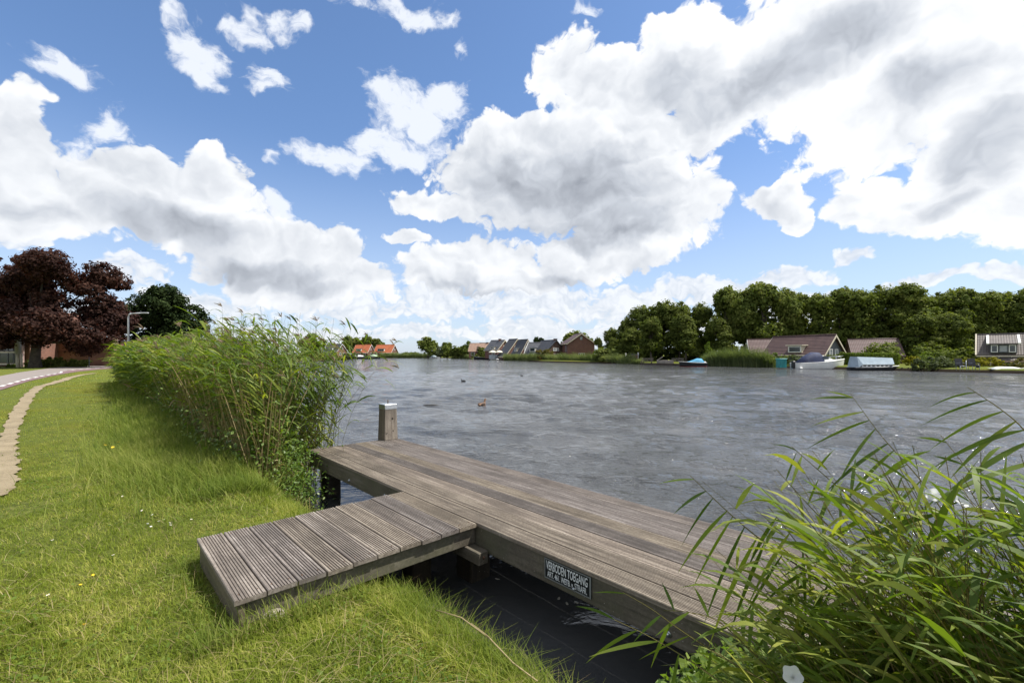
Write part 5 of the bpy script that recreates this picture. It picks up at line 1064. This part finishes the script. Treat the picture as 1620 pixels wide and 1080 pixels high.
far_tree('small dark tree behind the white edged roof', 'broad_tree', 150, 852, [(849, 538, 5), (856, 539, 5), (853, 544, 5), (860, 545, 4)], LF_CON, 1700, .32, (5, .2))
far_tree('broad pale green tree behind the large brick gable', 'broad_tree', 135, 912, [(902, 535, 9), (912, 531, 9), (924, 534, 8), (932, 541, 6), (895, 543, 7), (910, 540, 10), (890, 548, 5)], LF_MID, 4200, .36)
far_tree('small yellow green pointed conifer beside the boat with the blue cover', 'conifer', 75, 1118, [(1120, 562, 7), (1120, 556, 6), (1121, 549, 4.5), (1121, 543, 2.8), (1116, 566, 6), (1125, 567, 6)], LF_LIGHT, 2600, .15, (2, .08))
# bushes and hedges, right bank
bushes('rounded_bush', 'rounded yellow green bush right of the large brick gable', 'bush', 940, 976, 549.5, 568, 96, LF_LIGHT, 3200, .22)
bushes('flowering_bush', 'bushy shrub in front of the white edged roof', 'bush', 848, 874, 551, 566, 112, LF_RUST, 1800, .2)
bushes('rounded_bush', 'big rounded shrub with yellow tips above the clipped hedge', 'bush', 1368, 1418, 541, 575, 60, LF_MID, 4200, .16)
bushes('hedge', 'clipped bright green hedge behind the boat with the pale tarpaulin', 'hedge', 1338, 1415, 559.5, 577, 57.5, LF_LIGHT, 5200, .11, flatt=True, depth=1.2)
bushes('hedge', 'loose green hedge between the cruiser and the grey gable', 'hedge', 1290, 1352, 558.5, 575, 59, LF_MID, 3600, .12)
bushes('golden_bush', 'small clipped golden bush on the lawn right of the hedge', 'bush', 1431, 1452, 562, 576, 54, LF_YEL, 1600, .09, depth=1.2)
bushes('rounded_bush', 'tall grey green shrub behind the golden bush', 'bush', 1440, 1495, 543, 572, 60, LF_MID, 3800, .16)
bushes('rounded_bush', 'yellow green shrub behind the bank between two darker ones', 'bush', 1448, 1478, 557, 570, 55, LF_LIGHT, 1800, .12)
bushes('rounded_bush', 'dark rounded shrub at the water edge left of the chairs', 'bush', 1447, 1512, 564, 588, 47.5, LF_GREY, 5000, .11, depth=2.2, zbase=-.3)
bushes('hedge', 'wild green shrubs left of the tiled house', 'hedge', 1475, 1552, 550, 570, 56, LF_MID, 4200, .15)
bushes('hedge', 'low golden and red hedge sloping down towards the tiled house', 'hedge', 1500, 1582, 565.5, 578, 50, LF_YEL, 3600, .10, depth=1.0)
bushes('low_shrub', 'bush at the right edge beside the small boats', 'shrub', 1602, 1640, 566, 590, 44, LF_RUST, 1800, .1, zbase=-.3)
bushes('low_shrub', 'green shrubs between the teal container and the cruiser', 'shrub', 1243, 1268, 561, 582, 60, LF_GREY, 1600, .13, zbase=-.2)
bushes('flowering_bush', 'yellowish shrub in front of the long brown roof', 'bush', 1205, 1245, 557, 570, 61, LF_LIGHT, 1500, .14)
bushes('low_shrub', 'rounded pale bush at the tip of the left bank beyond the reeds', 'shrub', 543, 565, 557, 570, 150, LF_GREY, 1500, .28, zbase=-.3)
bushes('low_shrub', 'low green bank growth at the left bank by the far lamp posts', 'shrub', 480, 545, 563, 571, 124, LF_LIGHT, 2400, .22, zbase=-.3)
bushes('low_shrub', 'low bushes at the foot of the far lamp posts', 'shrub', 470, 515, 555, 567, 150, LF_MID, 2200, .28, zbase=0)
bushes('hedge', 'low hazy line of trees far off right of the orange roofs', 'trees', 636, 664, 556, 563, 300, LF_MID, 1200, .7, depth=4)
bushes('hedge', 'dark low bushes behind the tan roofed houses and the parasols', 'hedge', 744, 800, 558.5, 566, 165, LF_DARK, 1500, .3, depth=2)
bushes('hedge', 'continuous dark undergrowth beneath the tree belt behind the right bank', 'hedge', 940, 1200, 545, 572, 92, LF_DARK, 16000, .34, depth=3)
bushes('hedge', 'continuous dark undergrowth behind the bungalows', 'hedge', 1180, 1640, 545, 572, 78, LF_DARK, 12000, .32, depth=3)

# far reeds along the opposite shore
def far_reeds(label, x0, x1, Y0, Y1, h, n, wd=.03, dpt=2.2, curve=None, mix=.5):
    t = RNG.random(n); X0, X1 = (x0-810)/F*Y0, (x1-810)/F*Y1; Y = Y0+(Y1-Y0)*t+RNG.uniform(-.5, dpt, n); X = X0+(X1-X0)*t+RNG.uniform(-.3, .3, n)
    hv = .78+.4*vnoise(X, Y, .9, 6); hv *= (1 if curve is None else curve(t)); H = h*hv*RNG.uniform(.75, 1.12, n); sp = Soup()
    sp.add(*blades(X, Y, np.full(n, WATER-.05), H, wd*RNG.uniform(.6, 1.5, n), np.abs(RNG.normal(.3, .2, n)), PI*.95+RNG.normal(0, .8, n), 4))
    # tufts of leaves near the tops
    m = n*2; k = RNG.integers(0, n, m); C = np.stack([X[k]-H[k]*.1, Y[k], WATER+H[k]*RNG.uniform(.35, 1., m)], -1); sp.add(*leaf_cards(C, unit(RNG.normal(size=(m, 3))+[0, 0, .4]), wd*4.5*RNG.uniform(.5, 1.2, m), .16))
    tag(sp.build('reed_bed', FREED), label, 'reeds', kind='stuff')
FREED = leafmat('far_reeds', (.08, .11, .045), (.15, .18, .075), (.27, .29, .15), trans=.35, nscale=.35)
far_reeds('long pale green reed fringe along the opposite bank below the brick houses', 798, 1008, 130, 82, 2.05, 6500, .035)
far_reeds('low reed fringe running out to the bank edge left of the garden furniture', 985, 1018, 84, 79, 1.1, 700, .03, 1.0)
far_reeds('reed strip along the far shore below the orange roofs', 602, 690, 226, 212, 2.5, 2600, .08, 3)
far_reeds('tall rounded reed clump on the opposite bank between the blue covered boat and the teal container', 1120, 1226, 68, 60, 2.35, 3600, .028, 2.4, curve=lambda t: .72+.42*np.sin(PI*np.clip(t, .02, .98))**.5)
far_reeds('small pale reed tufts on the shore below the row of rounded willows', 714, 748, 192, 178, 1.9, 700, .06, 1.5)

# ------------------------------------------------------------------ boats, jetties and garden things on the far bank
HULLW = mat('white_hull', (.74, .74, .72), .3, .05, 2); HULLD = mat('black_hull', (.018, .02, .024), .4, .2, 2); NAVY = mat('navy_canvas', (.02, .028, .07), .75, .2, 2); BLUEC = mat('turquoise_cover', (.06, .26, .42), .7, .15, 1.5); TARP = mat('pale_blue_tarpaulin', (.34, .42, .48), .55, .12, 1.2); HRED = mat('red_antifouling', (.22, .035, .03), .6, .2, 2)
TEAL = mat('teal_paint', (.02, .20, .20), .5, .15, 2); WOODD = mat('dark_planks', (.045, .036, .028), .8, .3, 3); WOODG = mat('grey_planks', (.20, .18, .155), .8, .25, 3); WHITEP = mat('white_plastic', (.78, .78, .76), .4, .05, 2); BLACKP = mat('black_plastic', (.02, .02, .022), .4, .1, 2)
def hull(L, B, fb, draft=.25, sheer=.25, n=11, transom=.8, rake=.18):
    # sections from the stern (x=-L/2) to the bow (x=L/2)
    mb = MB(); vs = []; m = 7
    for i in range(n):
        t = i/(n-1); x = -L/2+L*t; w = B/2*(transom+(1-transom)*math.sin(PI*min(1, t*1.3)/2) if t < .55 else (1-((t-.55)/.45)**2.2)); w = max(w, .015); zt = fb+sheer*t*t; zb = -draft*(1-t**4)
        for j in range(m):
            a = -PI/2+PI*j/(m-1); sx = math.sin(a); cz = math.cos(a); y = w*math.copysign(abs(sx)**.6, sx); z = zt+(zb-zt)*abs(cz)**.65; xx = x+(rake*(z-zb)/(zt-zb) if t > .8 else 0)
            vs.append((xx, y, z))
    fs = [(i*m+j, (i+1)*m+j, (i+1)*m+j+1, i*m+j+1) for i in range(n-1) for j in range(m-1)]; fs += [tuple(range(m)), ]; return mb.add(vs, fs, 0, True), vs, m, n
def deck(vs, m, n, dz=-.03): 
    mb = MB(); P = [Vector(vs[i*m])+Vector((0, 0, dz)) for i in range(n)]; Q = [Vector(vs[i*m+m-1])+Vector((0, 0, dz)) for i in range(n)]
    return mb.add(P+Q, [(i, i+1, n+i+1, n+i) for i in range(n-1)])
def boat(label, px, py, L, B, fb, rz, hm, group=None, sheer=.25, dm=None, rail=TRIMW, transom=.8, scale=1, boot=None):
    g = G(px, py, WATER); o = empty('boat', g, R(rz), label, 'boat', group); mb, vs, m, n = hull(L, B, fb, sheer=sheer, transom=transom); mb.build('hull', hm, o); deck(vs, m, n).build('deck', dm or hm, o)
    rl = MB(); rl.tube([Vector(vs[i*m]) for i in range(n)], .035, 6); rl.tube([Vector(vs[i*m+m-1]) for i in range(n)], .035, 6); rl.build('rubbing_rail', rail, o)
    if boot: b2, _, _, _ = hull(L*.99, B*1.02, .08, sheer=0, transom=transom); b2.build('waterline_stripe', boot, o)
    return o
def arch(sections, name, m, parent, smooth=True):     # lofted cover from half-hoops: (x, halfwidth, zbase, ztop)
    mb = MB(); vs = []; k = 9
    for x, w, zb, zt in sections:
        for j in range(k):
            a = PI*j/(k-1); vs.append((x, -w*math.cos(a), zb+(zt-zb)*math.sin(a)**.7))
    n = len(sections); mb.add(vs, [(i*k+j, (i+1)*k+j, (i+1)*k+j+1, i*k+j+1) for i in range(n-1) for j in range(k-1)]+[tuple(range(k)), tuple((n-1)*k+j for j in reversed(range(k)))], 0, smooth); return mb.build(name, m, parent)
c = boat('white motor cruiser with a navy canvas canopy and raked windscreen', 1295, 583.4, 5.8, 2.1, .62, 2, HULLW, 'boats moored along the opposite bank', .42, WHITEP)
arch([(-2.3, .75, .62, .85), (-1.7, .8, .64, 1.35), (-.9, .82, .68, 1.75), (-.1, .78, .72, 1.72), (.25, .72, .74, 1.45)], 'canopy', NAVY, c)
arch([(-.1, .74, .72, 1.42), (.4, .72, .76, 1.42), (1.5, .55, .86, 1.0), (1.9, .4, .9, .93)], 'cabin', WHITEP, c)
ws = MB(); ws.prism([(-.0, .98), (.75, 1.0), (.45, 1.32), (.05, 1.36)], -.735, -.715); ws.build('side_window', GLASS, c); MB().add([(.45, -.62, 1.37), (.45, .62, 1.37), (1.15, .5, 1.14), (1.15, -.5, 1.14)], [(0, 1, 2, 3)]).build('windscreen', GLASSL, c)
rr_ = MB(); rr_.tube([(1.6, -.6, 1.25), (2.4, -.35, 1.32), (2.95, 0, 1.35), (2.4, .35, 1.32), (1.6, .6, 1.25)], .022, 6)
for p in ((1.6, -.6), (2.4, -.35), (2.4, .35), (1.6, .6)): rr_.tube([(p[0], p[1], .95), (p[0], p[1], 1.3)], .018, 5)
rr_.build('bow_rail', ZINC, c); MB().box((-3.0, 0, .45), (.32, .4, .75)).build('outboard_motor', BLACKP, c, bevel=.05); MB().ball((-2.7, -.95, .1), (.2, .1, .1)).build('fender', WHITEP, c); c.scale = (1.04, 1, 1.16)
c = boat('black boat under a big pale blue tarpaulin', 1383, 585.6, 5.2, 1.9, .38, -3, HULLD, 'boats moored along the opposite bank', .2)
tp = MB(); tp.prism([(-.95, .35), (-.55, 1.62), (.55, 1.66), (.95, .35), (.92, .35), (.53, 1.62), (-.53, 1.58), (-.92, .35)], -2.2, 1.9, axis=0) if False else tp.add([(-2.35, -.9, .38), (1.55, -.9, .78), (1.6, -.55, 1.55), (-2.3, -.55, 1.70), (-2.3, .6, 1.72), (1.6, .6, 1.58), (1.55, .95, .7), (-2.35, .95, .38), (-1.9, -.92, .75)], [(0, 8, 3), (8, 1, 2, 3), (3, 2, 5, 4), (4, 5, 6, 7), (0, 3, 4, 7), (1, 6, 5, 2)])
tp.build('tarpaulin', TARP, c); c.scale = (.95, 1, .88)
cw = MB(); cw.box((-.2, 0, .58), (3.4, 1.5, .36)); cw.build('cabin', WHITEP, c)
for k in range(7): MB().box((-1.6+.48*k, -.755, .58), (.26, .02, .16)).build('cabin_window', GLASS, c)
c = boat('dark boat with a turquoise cover beside the small conifer', 1096, 579.6, 3.6, 1.5, .55, 176, HULLD, 'boats moored along the opposite bank', .18, boot=HRED)
arch([(-1.55, .45, .42, .7), (-1.2, .6, .44, 1.15), (-.6, .66, .44, 1.2), (.4, .62, .47, .8), (1.2, .3, .5, .62)], 'cover', BLUEC, c); MB().ball((-1.75, -.2, .62), (.2, .14, .12)).build('fender', WHITEP, c)
c = boat('grey inflatable dinghy moored at the bank below the tiled house', 1566, 588.2, 2.6, 1.3, .28, 3, mat('grey_rubber', (.22, .23, .25), .6), 'boats moored along the opposite bank', .1, transom=.95)
MB().ball((-1.25, 0, .55), (.16, .16, .22)).build('outboard_motor', BLACKP, c)
c = boat('black rowing boat with a white cover at the right edge', 1592, 589.4, 3.6, 1.3, .34, -4, HULLD, 'boats moored along the opposite bank', .15)
arch([(-1.4, .4, .34, .46), (-.6, .5, .36, .58), (.5, .5, .38, .56), (1.1, .3, .42, .48)], 'cover', WHITEP, c)
c = boat('long low dark barge with a raised bow below the parasols', 763, 568.7, 5.6, 2.0, .62, 182, HULLD, 'boats moored along the opposite bank', .5, WOODG, rail=LEAD); MB().box((-.3, 0, .8), (2.6, 1.3, .35)).build('hatch_cover', mat('yellow_green_growth', (.18, .19, .04), .9), c)
c = boat('small dark dinghy with a pale cover right of the barge', 787.5, 569.6, 1.3, .8, .22, 10, HULLD, 'boats moored along the opposite bank', .1); arch([(-.5, .3, .22, .32), (0, .35, .24, .42), (.45, .2, .26, .3)], 'cover', WHITEP, c)
c = boat('dark cabin boat with a white top at the left bank tip', 569.5, 567.6, 5.2, 1.9, .8, 12, HULLD, 'boats moored beyond the bend', .3); arch([(-2.2, .7, .8, 1.4), (-1, .75, .8, 1.6), (1.4, .6, 1, 1.3), (2.1, .3, 1.05, 1.1)], 'cover', WHITEP, c)
c = boat('dark green open boat right of the cabin boat at the bend', 581, 567.8, 4.2, 1.7, .8, -8, HULLD, 'boats moored beyond the bend', .2); MB().box((0, 0, 1.1), (2.6, 1.2, .6)).build('cabin', mat('dark_green_paint', (.03, .07, .03), .5), c)
c = boat('dark boat with a pale green canopy, rightmost beyond the bend', 592, 567.5, 4.6, 1.8, .8, 4, HULLD, 'boats moored beyond the bend', .3); arch([(-1.6, .6, .8, 1.5), (-.2, .7, .8, 1.8), (1.2, .5, .9, 1.4)], 'canopy', mat('pale_green_canvas', (.35, .45, .30), .7), c); MB().tube([(0, 0, .8), (0, 0, 4.6)], .05, 6).build('mast', LEAD, c)
c = boat('small white boat with a pale cover below the tall single tree', 687.5, 566.6, 4.6, 1.8, .5, 6, HULLW, 'boats moored beyond the bend', .3); arch([(-1.6, .6, .5, 1.0), (-.2, .7, .5, 1.4), (1.2, .5, .6, .9)], 'canopy', TARP, c)

def at_bank(px, py, z=0.03): return G(px, py, z)
o = empty('storage_container', G(1236, 582, -.3), R(5), 'small teal blue container between the reed clump and the shrubs', 'container')
MB().box((0, 0, .55), (.85, .8, 1.05)).build('body', TEAL, o, bevel=.03); MB().box((0, 0, 1.12), (.96, .9, .08)).build('lid', mat('pale_teal', (.12, .38, .36), .5), o, bevel=.02); MB().box((.1, -.42, .5), (.05, .03, .7)).build('rib', TEAL, o)
# parasols
for px, lab in ((779.5, 'cream parasol, left of the pair above the barge'), (790, 'cream parasol, right of the pair above the barge')):
    Y = 140; o = empty('parasol', ((px-810)/F*Y, Y, -.1), 0, lab, 'parasol', 'parasols by the barge'); zt = EYE+(HZ-553.8)/F*Y+.1; mb = MB(); k = 8
    vs = [(0, 0, zt)]+[(1.25*math.cos(2*PI*i/k), 1.25*math.sin(2*PI*i/k), zt-.55) for i in range(k)]+[(1.25*math.cos(2*PI*i/k), 1.25*math.sin(2*PI*i/k), zt-.75) for i in range(k)]
    mb.add(vs, [(0, 1+i, 1+(i+1) % k) for i in range(k)]+[(1+i, 1+k+i, 1+k+(i+1) % k, 1+(i+1) % k) for i in range(k)]); mb.build('canopy', mat('cream_canvas', (.66, .64, .52), .8, .05, 2) if px < 780 else bpy.data.materials['cream_canvas'], o); MB().tube([(0, 0, 0), (0, 0, zt)], .03, 6).build('pole', TRIMW, o)
o = empty('garden_shelter', ((784-810)/F*142, 142, -.1), 0, 'pale blue windbreak wall under the two parasols', 'windbreak'); MB().box((0, .3, .65), (4.2, .08, 1.3)).build('panel', mat('pale_blue_panel', (.42, .47, .50), .6), o)
for x in (-2, 0, 2): MB().box((x, .2, .7), (.1, .1, 1.5)).build('panel_post', LEAD, o)
# timber edging and landing stages along the right bank
def staging(label, x0, x1, py, h=.32, m=WOODD, dpt=1.0, posts=()):
    a, b = G(x0, py[0], WATER), G(x1, py[1], WATER); d = (b-a); L = d.length; o = empty('landing_stage', a, math.atan2(d.y, d.x), label, 'landing stage', 'timber staging on the opposite bank')
    MB().box((L/2, dpt/2, h-.04), (L, dpt, .07)).build('planking', m, o); MB().box((L/2, .03, h/2-.1), (L, .06, h)).build('edge_board', WOODD, o)
    for t, hh in posts or [(k/4, h+.05) for k in range(5)]: MB().box((L*t, -.06, hh/2-.3), (.12, .12, hh+.6)).build('post', WOODD, o)
staging('long dark timber quay edge in front of the garden furniture', 1012, 1122, (576.8, 579.2), .3, WOODD, .8, [(.03, .75), (.5, .8), (.98, .4)])
staging('short timber landing right of the boat with the tarpaulin', 1408, 1448, (585.6, 586.6), .3)
staging('dark landing stage below the chairs', 1508, 1580, (587.5, 588.8), .34)
staging('small dark stage at the right edge behind the rowing boat', 1575, 1640, (588.8, 590), .3)
# garden furniture
def bench_table(px, label, s=1.0):
    g = G(px, 574.8, .0); o = empty('picnic_table', g, R(-20), label, 'picnic table', 'garden furniture above the quay'); MB().box((0, 0, .72*s), (1.7*s, .75*s, .06)).build('tabletop', WOODG, o)
    for e in (-1, 1): MB().box((0, e*.7*s, .44*s), (1.7*s, .26*s, .05)).build('seat', WOODG, o)
    for x in (-.6, .6):
        MB().bar((x*s, -.7*s, .0), (x*s, -.2*s, .7*s), .08, .08).build('leg', WOODD, o); MB().bar((x*s, .7*s, .0), (x*s, .2*s, .7*s), .08, .08).build('leg', WOODD, o)
bench_table(1024, 'dark picnic table, leftmost on the lawn above the quay'); bench_table(1072, 'dark picnic table right of the upturned grey boat'); 
g = G(1052, 575.5, 0); o = empty('garden_lounge', g, R(-15), 'low grey timber lounger pile in the middle of the quay lawn', 'garden seat', 'garden furniture above the quay'); MB().box((0, 0, .3), (2.2, .8, .45)).build('seat', WOODG, o, bevel=.03); MB().bar((-1.1, 0, .5), (-.3, 0, 1.0), .7, .06).build('backrest', WOODG, o)
def chair(px, label):
    g = G(px, 586, -.06); o = empty('garden_chair', g, R(random.uniform(-15, 10)), label, 'chair', 'black garden chairs on the stage'); MB().box((0, 0, .45), (.55, .5, .05)).build('seat', BLACKP, o); MB().bar((0, .25, .45), (0, .38, 1.05), .55, .05, up=(0, 1, 0)).build('backrest', BLACKP, o)
    for x in (-.25, .25):
        for y in (-.22, .22): MB().tube([(x, y, 0), (x, y, .45)], .02, 6).build('leg', LEAD, o)
        MB().bar((x, -.24, .66), (x, .28, .66), .05, .03).build('armrest', LEAD, o)
chair(1521, 'black garden chair, left of the pair on the landing stage'); chair(1541, 'black garden chair, right of the pair on the landing stage')
o = empty('ladder', G(1524, 588.3, WATER), R(4), 'pale metal swimming ladder in front of the left chair', 'ladder')
for x in (-.3, .3): MB().tube([(x, 0, -.4), (x, 0, 1.15)], .03, 6).build('rail', ZINC, o)
for z in (.0, .3, .6, .9): MB().tube([(-.3, 0, z), (.3, 0, z)], .022, 6).build('rung', ZINC, o)
# low boulders, white posts, far lamp posts
for px, py, Y, h, lab in ((990, 0, 86, 1.5, 'short white post under the trees, left of the brick pillar'), (508, 0, 150, 5.6, 'grey lamp post far away beside the broad round tree, taller one')):
    q = MB().tube([(0, 0, 0), (0, 0, h)], .07 if h < 3 else .11, 7); q.ball((0, 0, h), .1 if h < 3 else .25, 8, 5); b = q.build('post', TRIMW if h < 3 else LEAD); b.location = ((px-810)/F*Y, Y, 0); tag(b, lab, 'post')
q = MB().tube([(0, 0, 0), (0, 0, 4.2)], .1, 7); q.box((.0, 0, 4.2), (.2, .2, .2)); b = q.build('post', LEAD); b.location = ((515-810)/F*150, 150, 0); tag(b, 'grey pole far away just left of the black roofed house', 'post')
o = empty('brick_pillar', ((1004-810)/F*84, 84, 0), 0, 'short brick pillar with a white post beside it under the tree belt', 'pillar'); MB().box((0, 0, .65), (1.0, .5, 1.3)).build('brickwork', BR_RED, o); MB().box((0, 0, 1.34), (1.1, .6, .09)).build('coping', LEAD, o); MB().tube([(.65, 0, 0), (.65, 0, 1.7)], .08, 8).build('white_post', TRIMW, o)

# ------------------------------------------------------------------ birds
DUCKB = mat('brown_feathers', (.17, .10, .06), .8, .4, 40, bmp=.2); DUCKD = mat('dark_feathers', (.06, .04, .03), .8, .4, 40); BILL = mat('orange_bill', (.35, .18, .04), .5); COOT = mat('black_feathers', (.012, .012, .014), .6, .2, 30)
def bird(name, label, px, py, rz, body, s=1.0, head=None, wing=None, group=None):
    # one continuous body (lofted), with folded wings, bill and eyes as parts; swims along +x
    g = G(px, py, WATER); o = empty(name, g, R(rz), label, 'duck' if 'duck' in name else 'coot', group); mb = MB(); vs = []; k = 12
    sec = [(-.235, .075, .004, .004), (-.21, .07, .03, .018), (-.15, .045, .065, .05), (-.06, .035, .092, .082), (.03, .035, .095, .088), (.10, .05, .075, .082), (.135, .085, .05, .062), (.15, .13, .032, .036), (.155, .17, .026, .028), (.165, .205, .034, .032), (.185, .222, .034, .034), (.212, .218, .022, .022), (.225, .212, .008, .008)]
    for i, (x, z, w, h) in enumerate(sec):
        t = 0 if x < .1 else (1.1 if .13 < x < .17 and z < .2 else (.45 if z < .2 else 0)); t = {6: .8, 7: 1.25, 8: 1.2, 9: .6}.get(i, 0)
        for j in range(k):
            a = 2*PI*j/k; dy = w*math.cos(a); dz = h*math.sin(a); vs.append(((x-dz*math.sin(t))*s, dy*s, (z+dz*math.cos(t))*s))
    n = len(sec); mb.add(vs, [(i*k+j, (i+1)*k+j, (i+1)*k+(j+1) % k, i*k+(j+1) % k) for i in range(n-1) for j in range(k)]+[tuple(range(k)), tuple((n-1)*k+j for j in reversed(range(k)))], 0, True); mb.build('body', body, o)
    for e in (-1, 1): MB().ball((-.05*s, e*.075*s, .075*s), (.13*s, .028*s, .055*s), 10, 7).build('wing', wing or body, o); MB().ball((.195*s, e*.029*s, .232*s), .006*s, 6, 4).build('eye', COOT, o)
    MB().prism([(.215*s, .222*s), (.215*s, .204*s), (.275*s, .203*s), (.275*s, .208*s)], -.014*s, .014*s).build('bill', BILL if 'duck' in name else WHITEP, o)
    if head: MB().ball((.185*s, 0, .226*s), (.038*s, .033*s, .026*s), 10, 6).build('crown_feathers', head, o)
    return o
bird('mallard_duck', 'brown mallard duck sitting on the open water right of the mooring post', 763, 642.5, 62, DUCKB, 1.0, DUCKD, DUCKD)
bird('coot', 'small black coot far out, nearest of the two dark birds above the mallard', 733, 603.5, 170, COOT, .75, None, None, 'coots on the river'); bird('coot', 'tiny black coot farther out, right of the mallard', 825.5, 594.6, 200, COOT, .6, None, None, 'coots on the river')
dr = MB().tube([(-.35, 0, .005), (0, .03, .015), (.35, -.02, .0)], [.012, .02, .008], 7).build('driftwood', WOODD); dr.location = G(686, 641, WATER); tag(dr, 'dark thin driftwood stick floating left of the mallard', 'driftwood')
